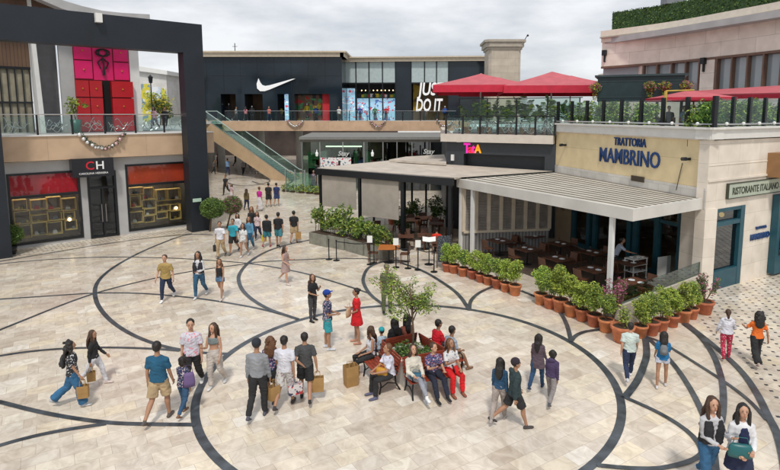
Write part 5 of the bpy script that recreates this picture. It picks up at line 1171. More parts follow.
P(14, 286, 246, 284, 118, 'woman in a sleeveless beige pink dress walking to the right', skin='light', hair=('long', 'brown'), top=('dress', (.36, .26, .24)), bot=('skirt', (.36, .26, .24), .38), shoe=(.5, .45, .42), stride=17, arms=((12, 90), (5, 60)))
P(15, 313, 275, 321, 128, 'woman in a black t shirt and dark grey leggings raising a hand to her face', hair=('long', 'brown'), top=('tee', (.015, .015, .017)), bot=('leggings', (.05, .05, .055)), shoe=bw, pose='stand', arms=((20, 120), (10, 75)))
P(16, 328, 291, 349, 80, 'man in a blue cap, dark floral shirt and turquoise shorts', sex='M', hair=('short', 'black', (.008, .05, .30)), top=('shirt', floral_navy), bot=('shorts', (.03, .28, .32)), shoe=(.6, .62, .68), pose='stand', arms=((0, 82, 6, 38), (2, 78, 6, 35)), hd=(0, -15))
P(17, 357, 289, 343, 262, 'woman in a short red dress facing the man in the blue cap', skin='mid', hair=('bun', 'black'), top=('tee', (.58, .01, .015)), bot=('skirt', (.58, .01, .015), .34), shoe=(.5, .25, .18), pose='stand', arms=((0, 60, 6, 30), (0, 100, 6, 30)))
P(18, 387, 265, 313, 165, 'man in a camouflage shirt standing behind the small tree', sex='M', skin='tan', hair=('short', 'black', (.16, .14, .09)), top=('shirt', camo), bot=('pants', (.09, .11, .05)), shoe=bw, pose='stand', arms=((6, 20), (6, 20)))
P(29, 499, 358, 420, 22, 'woman with long black hair in blue top and grey trousers beside the teenager', hair=('longw', 'black'), top=('long', (.02, .07, .14)), bot=('pants', (.34, .29, .26)), shoe=(.45, .4, .38), stride=14)
P(30, 514, 358, 427, 82, 'teenager in a dark hooded jacket and black shorts striding to the right', sex='M', skin='mid', hair=('cap', 'black', (.03, .02, .03), 'nobrim'), top=('jacket', (.025, .045, .05), 'hood'), bot=('shorts', bw), shoe=(.06, .05, .05), stride=22, arms=((14, 12), (-16, 20)))
P(31, 537, 334, 388, 30, 'woman with long dark hair in a plum grey cardigan and blue jeans', hair=('long', 'black'), top=('cardigan', (.10, .07, .09)), bot=('jeans', (.02, .06, .13)), shoe=(.03, .05, .1), stride=15, arms=((6, 14), (10, 30)))
P(32, 551, 350, 403, 35, 'child in a purple hooded jacket and grey trousers', hair=('bob', 'black'), top=('hoodie', (.06, .04, .10)), bot=('pants', (.24, .22, .22)), shoe=(.08, .08, .1), stride=17, phase=-1)
P(33, 628, 322, 379, 12, 'person in a mint white t shirt and dark jeans nearing the potted plants', sex='M', skin='light', hair=('short', 'black'), top=('tee', (.52, .60, .56)), bot=('jeans', dkjean), shoe=(.6, .6, .62), stride=22, arms=((-14, 20), (12, 18)))
P(34, 661, 332, 387, 20, 'woman in a bright blue top and white shorts carrying a small grey backpack', hair=('long', 'black'), top=('tee', (.015, .15, .34)), bot=('hotpants', (.5, .52, .6)), shoe=(.62, .6, .6), pose='stand', phase=3, arms=((10, 30), (20, 90)))
P(35, 725, 310, 358, 20, 'woman in a loose white blouse and red patterned trousers', hair=('pony', 'brown'), top=('hoodie', (.62, .62, .68)), bot=('pants', red_print), shoe=(.4, .03, .05), stride=8, arms=((6, 20, 18), (10, 50, 18)))
P(36, 755, 311, 364, 10, 'woman with long curly black hair in an orange top and black trousers', skin='mid', hair=('curly', 'black'), top=('tee', (.72, .15, .02)), bot=('wide', bw), shoe=(.5, .4, .36), stride=20, arms=((25, 60, 25), (-14, 18, 20)))
P(37, 706, 398, 492, 172, 'woman in a dark vest with pale sleeves and blue jeans nearest the camera', skin='light', hair=('longw', 'brown'), top=('long', (.50, .50, .52)), bot=('jeans', (.03, .11, .22)), shoe=(.6, .6, .6), stride=12, arms=((18, 95, 8, 12), (10, 70, 5, 35)), hd=(12, -5))
P(38, 736, 405, 498, 188, 'woman in a white jacket over a dark blue top and pale skirt nearest the camera', skin='light', hair=('longw', 'black'), top=('jacket', (.66, .66, .68)), bot=('skirt', (.02, .028, .07), .36), shoe=(.6, .6, .6), stride=12, arms=((10, 75, 8, 35), (8, 60)), hd=(8, -10))
# groups walking further back
P(39, 221, 222, 258, 180, 'man in a white t shirt and khaki trousers with backpack straps', sex='M', hair=('short', 'black'), top=('tee', (.64, .64, .68)), bot=('pants', khaki), shoe=(.1, .1, .1), stride=10)
P(40, 234, 219, 254, 180, 'man in a turquoise t shirt and black shorts', sex='M', skin='mid', hair=('short', 'black'), top=('tee', (.03, .33, .42)), bot=('shorts', bw), shoe=(.1, .1, .1), stride=18)
P(41, 244, 224, 257, 185, 'woman in a white floral shirt with bare legs', hair=('longw', 'black'), top=('shirt', floral_white), bot=('hotpants', (.5, .45, .4)), shoe=(.6, .6, .6), stride=10)
P(42, 250, 217, 251, 178, 'woman in a light blue shirt and blue jeans', hair=('longw', 'brown'), top=('long', (.10, .26, .40)), bot=('jeans', (.03, .12, .22)), shoe=(.4, .4, .4), stride=8)
P(43, 238.5, 214, 243, 180, 'person in white half hidden behind the turquoise t shirt', hair=('long', 'black'), top=('long', (.6, .6, .62)), bot=('jeans', dkjean), shoe=(.2, .2, .2), stride=8)
P(44, 252.5, 207, 239, 180, 'woman in black with long auburn hair behind the light blue shirt', hair=('longw', 'auburn'), top=('tee', bw), bot=('jeans', dkjean), shoe=bw, stride=8)
P(45, 258, 212, 240, 182, 'woman in a pink and white checked shirt and dark jeans', hair=('longw', 'brown'), top=('shirt', plaid_pink), bot=('jeans', dkjean), shoe=(.2, .2, .2), stride=12)
P(46, 267.5, 215, 247, 5, 'man in a black jacket and teal shorts seen from behind', sex='M', hair=('short', 'black'), top=('jacket', (.012, .012, .015)), bot=('shorts', (.03, .16, .2)), shoe=(.35, .08, .1), stride=12)
P(47, 279, 212.5, 247, 0, 'man in a black t shirt and teal shorts seen from behind', sex='M', hair=('short', 'black'), top=('tee', (.012, .012, .015)), bot=('shorts', (.04, .18, .22)), shoe=bw, stride=12, phase=-1)
P(48, 294.5, 211, 243, 4, 'man in a black t shirt and khaki shorts beside the cafe planters', sex='M', hair=('short', 'black'), top=('tee', (.014, .014, .017)), bot=('shorts', khaki), shoe=(.2, .15, .1), stride=8)
P(49, 247, 189, 210, 0, 'person in an olive brown jacket and dark jeans', hair=('long', 'brown'), top=('jacket', (.13, .10, .04)), bot=('jeans', dkjean), shoe=bw, stride=8)
P(50, 260, 187, 211, 10, 'woman in a magenta top and long white skirt', hair=('bun', 'auburn'), top=('tee', (.48, .02, .25)), bot=('skirt', (.62, .6, .6), .8), shoe=(.5, .5, .5), stride=8)
P(51, 269, 183, 207, 0, 'person all in black left of the navy clad walker', sex='M', hair=('short', 'black'), top=('tee', bw), bot=('shorts', bw), shoe=(.2, .2, .2), stride=10)
P(52, 277, 183, 206, 0, 'person in a navy t shirt and navy shorts far back', sex='M', hair=('short', 'black'), top=('tee', (.02, .035, .12)), bot=('shorts', (.03, .05, .14)), shoe=(.3, .3, .3), stride=10)
P(53, 226, 175, 195, 200, 'person all in black walking beside the black portal pillar', sex='M', hair=('short', 'black'), top=('tee', bw), bot=('pants', bw), shoe=bw, stride=16)
P(54, 232, 184, 202, 190, 'woman in a pale pink dress by the portal pillar', hair=('long', 'brown'), top=('tee', (.5, .36, .38)), bot=('skirt', (.55, .48, .48), .45), shoe=(.5, .4, .4), stride=8)
P(55, 228, 158, 175, 0, 'far man in a light blue shirt and dark jeans', sex='M', hair=('short', 'black'), top=('shirt', (.16, .28, .46)), bot=('jeans', dkjean), shoe=bw, stride=8)
P(56, 257, 159, 174, 0, 'far woman in a black top and white skirt under the escalator', hair=('long', 'black'), top=('tee', bw), bot=('skirt', (.6, .6, .6), .55), shoe=bw, stride=8)
for i, (x, yt, yf, c, lab) in enumerate(((222, 153, 166, (.25, .1, .05), 'far walker in rust brown beside the passage column'), (236, 154, 166.5, bw, 'far walker in black left of the far column'), (262, 157, 169, (.02, .05, .12), 'far walker in dark blue below the escalator'), (214.5, 160, 174, (.12, .12, .13), 'far walker in charcoal at the edge of the portal pillar'), (250, 152, 163, (.45, .4, .35), 'small far walker in cream deep in the passage'), (243.5, 160, 175, (.2, .22, .25), 'far walker in slate grey near the inlaid rings'), (241, 154, 167, bw, 'far walker in black under the gallery, left of the pair'), (247, 155, 168, (.05, .05, .08), 'far walker in dark navy under the gallery, right of the pair'), (252, 156, 168, (.3, .26, .27), 'far walker in pale grey under the gallery'), (218, 154, 167, (.35, .05, .12), 'far walker in crimson near the portal pillar under the gallery'))):
    pass_ = 1
    P(70+i, x, yt, yf, 30*i, lab, hair=('short', 'black'), sex='M', top=('tee', c), bot=('pants', bw), shoe=bw, stride=12)
P(58, 314, 161, 191, 178, 'woman in a dark patterned dress at the corner of the glass shop', hair=('long', 'black'), top=('tee', pattern('dress_rose', (.12, .04, .09), [(.5, .25, .35)], 6, .5)), bot=('skirt', (.03, .03, .06), .5), shoe=bw, pose='stand')
# upstairs, behind the railings
def upstairs(key, px, y, z, Y, head, label, **k):
    q = ray(px, y); t = Y/q.y; P(key, px, 0, 0, head, label, base=Vector((q.x*t, Y, z)), H=1.68, vox=.03, **k)
upstairs(80, 245.5, 110, 6.06, 64, 0, 'shopper in a pink top on the gallery below the swoosh', hair=('long', 'black'), top=('tee', (.6, .2, .25)), bot=('pants', bw))
upstairs(81, 269, 110, 6.06, 63.5, 180, 'shopper in a coral top on the gallery right of the swoosh', hair=('long', 'brown'), top=('tee', (.6, .16, .14)), bot=('jeans', dkjean))
upstairs(82, 236, 110, 6.06, 64.5, 90, 'shopper in grey on the gallery near the escalator top', hair=('short', 'black'), top=('tee', (.3, .32, .34)), bot=('pants', bw), sex='M')
upstairs(83, 339, 110, 6.06, 63.5, 180, 'person in white on the gallery before the black facade corner', hair=('short', 'black'), top=('tee', (.65, .65, .65)), bot=('pants', bw), sex='M')
upstairs(84, 154, 115, 5.74, 39, 180, 'person in a pink top on the left upper terrace', hair=('long', 'black'), top=('tee', (.5, .3, .35)), bot=('pants', (.2, .2, .25)))
upstairs(85, 165, 115, 5.74, 42, 150, 'person in dark clothes on the left upper terrace', hair=('short', 'black'), top=('jacket', (.03, .03, .035)), bot=('pants', bw), sex='M')
upstairs(86, 684, 115, 5.64, 27.5, 160, 'diner in a light blue shirt behind the upper terrace railing', hair=('short', 'grey'), top=('shirt', (.22, .36, .55)), bot=('pants', bw), sex='M', )
upstairs(87, 669, 114, 5.64, 28, 200, 'diner in black behind the upper terrace railing', hair=('short', 'black'), top=('tee', bw), bot=('pants', bw), sex='M')

# bags
pp = PERSONS
shopping_bag(pp[1]['hands'][0] if pp[1]['hands'][0].y < pp[1]['hands'][1].y else pp[1]['hands'][1], 'brown paper bag held by the woman in the floral blouse', rz=.3, h=.3, w_=.24)
shopping_bag(pp[2]['hands'][1], 'small brown paper bag carried by the woman in white jeans', rz=.5, h=.24, w_=.2)
shopping_bag(pp[7]['hands'][1]+Vector((.06, .05, 0)), 'brown paper bag hanging between the left two of the group of four', rz=.9, h=.34, w_=.26)
shopping_bag(pp[9]['hands'][1], 'red and white printed bag held by the man in the white t shirt', rz=.5, h=.26, w_=.34, mt=pattern('print_bag', (.6, .55, .55), [(.5, .03, .04), (.05, .05, .1)], 9, .53))
shopping_bag(pp[10]['hands'][1], 'brown paper bag held by the man in the charcoal t shirt', rz=.2, h=.36, w_=.30)
shopping_bag(pp[48]['hands'][1], 'brown paper bag held by the man in khaki shorts near the planters', rz=.2, h=.36, w_=.30)
shopping_bag(pp[46]['hands'][0], 'yellow bag held by the man in the black jacket', rz=.2, h=.34, w_=.26, mt=mat('yellow_bag', (.65, .52, .03), .6, 0, .1))
shopping_bag(pp[39]['hands'][1], 'black bag hanging from the hand of the man in the white t shirt', rz=.2, h=.3, w_=.26, mt=mat('black_bag', (.02, .02, .022), .6, 0, .1))
handbag(pp[17]['front']+Vector((0, -.12, -.02)), 'beige handbag held by the woman in the red dress', mat('beige_leather', (.55, .36, .22), .5, 0, .1), w_=.3, h=.26, rz=1.2)
handbag(pp[4]['hip'][1]+Vector((.0, -.05, .1)), 'purple shoulder bag on the short person in navy floral', mat('purple_cloth', (.14, .09, .22), .7, 0, .1), w_=.26, h=.34, rz=.4)
handbag(pp[38]['front']+Vector((-.12, -.02, .0)), 'teal handbag carried between the two women nearest the camera', mat('teal_leather', (.015, .12, .13), .4, 0, .1), w_=.42, h=.24, d_=.14, rz=-.25)
backpack(pp[34], 'small grey backpack on the woman in the blue top', mat('grey_pack', (.16, .17, .18), .7, 0, .1), .8)
backpack(pp[1], 'small black backpack on the woman in the floral blouse', mat('black_pack', (.025, .025, .028), .7, 0, .1), .85)
backpack(pp[39], 'dark backpack worn by the man in the white t shirt', MC['black_pack'])
# vests shown over pale sleeves
def vest(pr, label, c, H=1):
    r_ = pr['root']; m = MB(); Z = .90
    for sx in (-1, 1): m.loft([(sx*.085, .065, Z+.06), (sx*.09, .075, Z+.2), (sx*.095, .092, Z+.32), (sx*.09, .06, Z+.45)], [.092, .082, .08, .062], [.066, .06, .056, .045], xd=(1, 0, 0), seg=10)
    m.loft([(0, -.02, Z+.04), (0, -.02, Z+.18), (0, -.02, Z+.33), (0, -.02, Z+.45)], [.182, .158, .176, .135], [.118, .112, .122, .08], xd=(1, 0, 0), seg=14)
    finish(remesh(m, .014, 2), 'vest', [cloth(c)], r_)
vest(pp[37], '', (.02, .02, .025)); vest(pp[12], '', (.02, .02, .03))
r_ = pp[38]['root']; m = MB(); m.loft([(0, .09, .92), (0, .10, 1.05), (0, .118, 1.22), (0, .085, 1.36)], [.085, .08, .078, .06], [.055, .05, .045, .035], xd=(1, 0, 0), seg=10); finish(remesh(m, .014, 1), 'inner_top', [cloth((.012, .02, .07))], r_)

# ================================================================== BENCHES, PLANTER, TREE
Q = [G(379, 340, .86), G(418.5, 331.7, .86), G(451, 350.5, .86), G(400, 359.5, .86)]   # backrest corners
Q = [Vector((q.x, q.y, 0)) for q in Q]; QC = sum(Q, Vector((0, 0, 0)))/4
iron = mat('cast_iron', (.012, .012, .013), .4, .4, 0)
def bench(a, b, label):
    """a to b along the back; sitters face away from the middle"""
    f = Fr(a[:2], b[:2]); c = f.p(f.len/2, 0)
    if (c-QC).dot(Vector((f.n.x, f.n.y, 0))) < 0: f = Fr(b[:2], a[:2]); c = f.p(f.len/2, 0)
    r_ = thing('park_bench', c, label, 'bench', 'benches around the tree planter'); W = f.len
    m = MB()
    for i in range(5): f.box(m, .04, W-.04, .43, .455, .06+i*.095, .06+i*.095+.08)
    m.build('seat', wood, r_)
    m = MB()
    for i in range(5): z = .50+i*.078; n = -.0-.10*(z-.45)/.4+.03; f.box(m, .04, W-.04, z, z+.065, n-.012, n+.012)
    m.build('backrest', wood, r_)
    for t in (.10, W-.10):
        m = MB(); pt = lambda n, z: f.p(t, z, n)
        m.loft([pt(.50, 0), pt(.46, .22), pt(.50, .42), pt(.28, .425), pt(.04, .42), pt(-.01, .6), pt(-.09, .88)], .022, seg=6)
        m.loft([pt(.08, .42), pt(.06, .2), pt(-.06, 0)], .022, seg=6); m.loft([pt(.46, .16), pt(.28, .26), pt(.07, .2)], .014, seg=6)
        m.loft([pt(-.03, .62), pt(.2, .66), pt(.42, .64), pt(.48, .56), pt(.49, .42)], .017, seg=6); m.build('leg', iron, r_, True)
    return f
ins = lambda a, b, k: a.lerp(b, k)
BD = bench(ins(Q[0], Q[1], .02), ins(Q[0], Q[1], .97), 'red slatted bench on the far left side of the planter'); BC = bench(ins(Q[1], Q[2], .04), ins(Q[1], Q[2], .98), 'red slatted bench on the far right side of the planter')
BB = bench(ins(Q[2], Q[3], .03), ins(Q[2], Q[3], .97), 'red slatted bench nearest the camera with three people'); BA = bench(ins(Q[3], Q[0], .02), ins(Q[3], Q[0], .98), 'red slatted bench on the near left side with a yellow bag')
pl = thing('tree_planter', (QC.x, QC.y, 0), 'white rimmed square planter of green plants between the benches', 'planter')
inner = [QC+(q-QC)*.74 for q in Q]
m = MB()
for i in range(4):
    a, b = inner[i], inner[(i+1) % 4]; f = Fr(a[:2], b[:2])
    if (a-QC).dot(Vector((f.n.x, f.n.y, 0))) < 0: f = Fr(b[:2], a[:2])
    f.box(m, 0, f.len, 0, .66, -.1, -.001*i)
m.build('wall', mat('planter_white', (.62, .60, .55), .7, var=.08), pl)
m = MB(); m.prism([tuple((QC+(q-QC)*.72)[:2]) for q in Q], .3, .58); m.build('soil', soil, pl)
m = MB(); rg = random.Random(4)
for k in range(26):
    u1, u2 = rg.uniform(-.62, .62), rg.uniform(-.62, .62); q = QC+(Q[0]-Q[2])*.5*u1*.7+(Q[1]-Q[3])*.5*u2*.7; m.leaves(q+Vector((0, 0, .68)), (.16, .16, .13), 40, .05, rg, (0, 1))
m.build('groundcover', [leafC, leafA], pl)
tb = QC+Vector((.02, .15, .58))
tc_ = G(408, 294, 0); cc = Vector((tb.x-.15, tb.y, HT(tb, 300)))
tr = thing('young_tree', tb, 'young loose leafed tree growing from the planter between the benches', 'tree'); rg = random.Random(12)
m = MB(); m.loft([tb, tb+Vector((.02, 0, .5)), tb+Vector((-.02, 0, 1.1)), tb+Vector((-.08, 0, 1.9))], [.036, .03, .024, .012], seg=8)
cz = []
for k in range(17):
    a = rg.uniform(0, 6.28); r1_ = rg.uniform(.3, .9); zt_ = rg.uniform(1.15, 2.35); s = tb+Vector((0, 0, rg.uniform(.8, 1.5))); e2 = tb+Vector((math.cos(a)*r1_*1.0-.32, math.sin(a)*r1_*.8, zt_))
    m.loft([s, s.lerp(e2, .5)+Vector((0, 0, .1)), e2], [.018, .012, .005], seg=5); cz.append((s, e2))
m.build('trunk', bark, tr, True); m = MB()
for s, e2 in cz:
    for q in range(4): m.leaves(s.lerp(e2, .45+.18*q), (.18, .18, .15), 42, .038, rg, (0, 1, 2))
m.build('crown', [leafA, leafB, leafD], tr)

def sitter(key, f, t, label, hdg=0, fwd=.24, **k):
    p = f.p(t, 0, fwd); ang = math.degrees(math.atan2(f.n.x, f.n.y))+hdg
    k.setdefault('H', 1.66); return person(key, 0, 0, 0, ang, label, base=p, pose='sit', **k)
tt = lambda f, px, z=.5: f.hit(px, 0, .24)[0] if False else None
def tpx(f, px, y):  # position along the bench for a pixel on the seat
    return f.hit(px, y, .24)[0]
sitter(19, BA, tpx(BA, 371, 352), 'seated woman in a white tank top and black trousers looking sideways', skin='mid', hair=('longw', 'brown'), top=('tank', (.62, .62, .66)), bot=('pants', bw), shoe=(.3, .2, .15), arms=((8, 62, 6, 25), (10, 60, 6, 20)), hd=(60, 0), knees=((80, 70), (84, 95)))
sitter(20, BA, tpx(BA, 390, 368), 'seated person in a white t shirt with a yellow bag in the lap', skin='mid', sex='M', hair=('short', 'auburn'), top=('tee', (.62, .62, .72)), bot=('pants', bw), shoe=(.12, .12, .2), arms=((28, 50, 5, 30), (28, 50, 5, 30)), hd=(0, -15), lean=6)
sitter(21, BD, BD.len*.86, 'child with a teal hat seen from behind on the far left bench', hair=('short', 'black', (.02, .30, .34), 'nobrim'), top=('tee', (.4, .5, .6)), bot=('shorts', dkjean), shoe=bw, H=1.35, seat=.60)
sitter(22, BD, BD.len*.50, 'person with long black hair and black top seen from behind', hair=('long', 'black'), top=('jacket', bw), bot=('pants', bw), shoe=bw)
sitter(23, BD, BD.len*.16, 'woman with dark hair and rust pink top sitting on the far bench', hair=('long', 'black'), top=('tee', (.42, .13, .09)), bot=('pants', (.2, .06, .05)), shoe=bw, hd=(-30, 0), lean=8)
sitter(24, BC, BC.len*.70, 'seated man in a bright red t shirt on the right bench', sex='M', skin='tan', hair=('short', 'black'), top=('tee', (.58, .008, .02)), bot=('shorts', (.08, .06, .06)), shoe=(.3, .2, .15), lean=10, arms=((10, 62), (12, 60)))
sitter(25, BC, BC.len*.30, 'seated man in a grey blue shirt and tan shorts with bare legs', sex='M', skin='tan', hair=('short', 'black'), top=('tee', (.30, .36, .44)), bot=('shorts', (.25, .17, .11)), shoe=(.22, .12, .07), lean=14, arms=((8, 60, 5, 25), (10, 60, 5, 25)), knees=((78, 52), (82, 60)))
sitter(26, BB, tpx(BB, 413, 372), 'seated woman in a cream jacket and grey trousers with crossed legs', skin='light', hair=('long', 'brown'), top=('jacket', (.60, .56, .48)), bot=('leggings', (.26, .27, .31)), shoe=(.7, .7, .7), arms=((22, 62), (24, 62)), hd=(0, -20), knees=((84, 84), (98, 48)), cross=2)
sitter(27, BB, tpx(BB, 432, 369), 'seated man in a navy floral shirt in the middle of the near bench', sex='M', skin='light', hair=('short', 'brown'), top=('shirt', floral_blue), bot=('pants', (.014, .018, .035)), shoe=bw, arms=((22, 70), (40, 80)), lean=8, hd=(-25, -10), knees=((88, 60), (86, 58)))
sitter(28, BB, tpx(BB, 450, 366), 'seated woman in vivid red trousers at the right end of the near bench', skin='mid', hair=('longw', 'auburn'), top=('shirt', floral_white), bot=('pants', (.62, .01, .012)), shoe=(.3, .1, .06), arms=((20, 60), (34, 90)))
g_ = G(351, 385); shopping_bag((g_.x, g_.y, 0), 'tall open brown paper bag standing on the floor by the left bench', w_=.34, d_=.24, h=.54, ground=True, rz=.5, handle=.1)
p = PERSONS[20]['front']; handbag(p+Vector((0, 0, -.02)), 'mustard yellow bag in the lap of the seated person in white', mat('mustard', (.55, .27, .03), .6, 0, .12), w_=.36, h=.18, d_=.2, rz=-.6)
p = PERSONS[26]['front']; handbag(p+Vector((0, 0, -.03)), 'dark teal bag in the lap of the woman in the cream jacket', mat('teal_cloth', (.02, .10, .16), .6, 0, .12), w_=.34, h=.14, d_=.2, rz=-.1)

# ================================================================== POTTED PLANTS
PROF = [(.15, 0), (.17, .02), (.215, .27), (.24, .28), (.245, .34), (.21, .345), (.2, .30)]
protos = []
def potted(loc, v, label, hs=1.0, mats=(leafB, leafA, leafB), n=1900, grp='terracotta pots of bushy shrubs round the trattoria terrace'):
    r_ = thing('potted_shrub', loc, label, 'potted plant', grp); l = Vector(loc); rg = random.Random(200+v)
    m = MB(); m.lathe(l, [(a_*.88, z_) for a_, z_ in PROF], 20); m.build('pot', terracotta, r_, True)
    m = MB(); m.lathe(l+Vector((0, 0, .30)), [(.175, 0), (.175, .02)], 12); m.build('soil', soil, r_)
    m = MB()
    for q in range(5): a = q*1.3; m.loft([l+Vector((0, 0, .3)), l+Vector((.1*math.cos(a), .1*math.sin(a), .62*hs))], [.012, .004], seg=4)
    m.build('stem', bark, r_)
    m = MB(); c = l+Vector((0, 0, .42+.34*hs))
    for q in range(8):
        a = q*.8+rg.random(); zz = rg.uniform(-.26, .30)*hs; rr_ = .13*(1-max(0, zz)*1.1); m.leaves(c+Vector((rr_*math.cos(a), rr_*math.sin(a), zz)), (.18, .18, .17), n//8, .036, rg, tuple(range(len(mats))), shell=.15)
    m.build('foliage', list(mats), r_); return r_
rowA = [(447, 272, 0), (461.5, 275, 1), (472, 278, 2), (483, 281, 0), (494, 284, 1), (505.5, 288, 2), (516.5, 292, 0), (527.5, 295.5, 1) ]
rowA = [(447, 271.5), (454, 273), (463, 276), (472.5, 278.5), (480.5, 282), (488, 284.5), (497, 288), (505.5, 291.5), (515, 295)]
rowB = [(540.5, 304), (549.5, 308), (560, 311.5), (571, 316), (582, 320.5), (594, 326), (605.5, 331.5)]
rowC = [(640, 337), (651, 334.5), (661, 331), (672, 326.5), (683, 322), (691.5, 318.5)]
nm = ['first', 'second', 'third', 'fourth', 'fifth', 'sixth', 'seventh', 'eighth', 'ninth']
base_ = [potted(G(*rowA[0]), 0, 'first pot from the left in the far row of terracotta shrubs', mats=(leafA, leafB)), potted(G(*rowA[1]), 1, 'second pot from the left in the far row of terracotta shrubs'), potted(G(*rowA[2]), 2, 'third pot from the left in the far row of terracotta shrubs', mats=(leafB, leafA, leafD))]
base_[0].rotation_euler = (0, 0, 0)
base_ += [potted(G(*rowA[3]), 3, 'fourth pot from the left in the far row of terracotta shrubs', mats=(leafB, leafD, leafB)), potted(G(*rowA[4]), 4, 'fifth pot from the left in the far row of terracotta shrubs', mats=(leafA, leafB, leafB), hs=1.12)]
for row, desc in ((rowA[5:], 'far row of terracotta shrubs'), (rowB, 'middle row of terracotta shrubs by the white post'), (rowC, 'near row of terracotta shrubs along the low parapet')):
    off = 5 if row is not rowB and row is not rowC else 0
    for i, q in enumerate(row):
        big = 1.14 if off else (1.30 if row is rowB else 1.2); k = big*rnd.uniform(.92, 1.08)
        dup(base_[(i*7+off) % 5], G(*q), rnd.uniform(0, 6.28), '%s pot from the left in the %s' % (nm[i+off], desc), (k*.97, k*.97, k))
for r_, k in ((base_[0], 1.1), (base_[1], 1.15), (base_[2], 1.12), (base_[3], 1.1), (base_[4], 1.05)): r_.scale = (k, k, k)
def bigpot(px, y, k, label, mats, seed, hgt, rad, n=260, bare=False):
    l = G(px, y); r_ = thing('potted_shrub', l, label, 'potted plant'); m = MB(); m.lathe(l, [(a*k*1.0, z*k) for a, z in PROF], 24); m.build('pot', terracotta, r_, True)
    rg = random.Random(seed); m = MB(); m.lathe(l+Vector((0, 0, .30*k)), [(.2*k, 0), (.2*k, .02)], 12); m.build('soil', soil, r_)
    m = MB(); tips = []
    for q in range(11):
        a = rg.uniform(0, 6.28); e2 = l+Vector((math.cos(a)*rad*rg.uniform(.3, 1), math.sin(a)*rad*rg.uniform(.3, 1), .34*k+hgt*rg.uniform(.6, 1))); m.loft([l+Vector((0, 0, .3*k)), l.lerp(e2, .5)+Vector((0, 0, .2)), e2], [.016, .01, .004], seg=4); tips.append(e2)
    m.build('stem', bark, r_); m = MB()
    for e2 in tips:
        for q in range(3): m.leaves(l.lerp(e2, .6+.2*q)+Vector((0, 0, .12*(1-q*.5))), (.12, .12, .14), n//33, .045, rg, tuple(range(len(mats))))
    m.build('foliage', list(mats), r_)
bigpot(622, 341.5, 1.5, 'large terracotta pot at the corner with a sparse pale plant', (leafD, leafB), 31, .5, .22, 300)
bigpot(613, 330, 1.15, 'terracotta pot with tall feathery pink plant near the white post', (leafP, leafD, leafP), 32, 1.25, .42, 900)
bigpot(704, 313.5, 1.32, 'rightmost terracotta pot with a pink flowering bush by the blue door', (leafP, leafD, leafC), 33, 1.0, .48, 800)
# round topiary beside the portal and at the left edge
tree('topiary_tree', G(210, 231.5), 2, G(210, 231.5)+Vector((.25, -.1, 1.42)), (.68, .68, .60), 7000, .05, (leafA, leafA, leafC), 'round clipped bright green topiary at the foot of the portal pillar', 'tree', .06, 3, 41, lumps=0, shell=.6)
p = G(227, 228); tree('topiary_tree', p, 2, p+Vector((.3, .2, 1.38)), (.60, .60, .55), 5000, .05, (leafC, leafA, leafD, leafP), 'purplish green topiary just right of the bright green one', 'tree', .06, 3, 42, lumps=0, shell=.6)
p = G(9, 254); tree('topiary_tree', p, 2, p+Vector((0, 0, .95)), (.68, .68, .5), 6500, .045, (leafA, leafC, leafA), 'round clipped green shrub at the left edge of the plaza', 'tree', .06, 3, 43, lumps=0, shell=.6)
m = MB(); q = G(9, 254.4); m.lathe(q, [(.3, 0), (.38, .4), (.36, .42), (.33, .38)], 16); tag(m.build('plant_tub', black, None, True), 'black round tub under the clipped shrub at the left edge', 'planter')
# low planting in front of the glass screen
for i in range(7):
    p = G(286+i*8, 191+i*.7+.5); r_ = thing('low_shrub', p, 'low round yellow green shrub by the glass screen, %s from the left' % nm[i], 'shrub', 'low shrubs by the glass screen')
    m = MB(); m.leaves(p+Vector((0, 0, .35)), (.5, .4, .42), 240, .09, random.Random(500+i), (0, 1), shell=.3); m.build('foliage', [leafB, leafD], r_)
    m = MB(); m.lathe(p, [(.3, 0), (.35, .12), (.3, .14)], 10); m.build('edging', soil, r_)

# ================================================================== STANCHIONS, STANDS, TABLES
def stanchion(px, y, label, sign=False, h=1.0):
    l = G(px, y); r_ = thing('stanchion', l, label, 'stanchion', 'queue posts before the cafe'); m = MB(); m.lathe(l, [(.16, 0), (.16, .02), (.03, .04)], 14); m.build('base', black, r_)
    m = MB(); m.lathe(l, [(.026, .04), (.026, h-.06), (.035, h-.05), (.035, h)], 10); m.build('pole', black, r_)
    if sign: m = MB(); m.box(l+Vector((0, -.03, h+.2)), (.24, .02, .32)); m.build('sign_sheet', white, r_)
    return l
st = [(329, 259.5), (336.5, 260.5), (370, 264.5), (374, 263), (396, 267.5), (408, 268.5), (418, 270), (434, 272)]
sl = [stanchion(x, y, '%s black queue post from the left before the cafe%s' % (nm[i], ', carrying a white sheet' if i in (2, 4, 6) else ''), i in (2, 4, 6)) for i, (x, y) in enumerate(st)]
for a, b, lab in ((1, 3, 'black belt between the left queue posts'), (4, 5, 'black belt between the middle queue posts'), (6, 7, 'black belt between the right queue posts')):
    m = MB(); pa, pb = sl[a]+Vector((0, 0, .92)), sl[b]+Vector((0, 0, .92)); mid = pa.lerp(pb, .5)-Vector((0, 0, .06)); m.loft([pa, mid, pb], [.008]*3, [.025]*3, seg=6); tag(m.build('queue_belt', black), lab, 'belt')
l = G(429, 264.5); ms = thing('menu_stand', l, 'open white menu on a tall black stand at the cafe entrance', 'menu stand')
m = MB(); m.lathe(l, [(.22, 0), (.22, .02), (.025, .04), (.025, 1.12)], 12); m.build('stand', black, ms); m = MB()
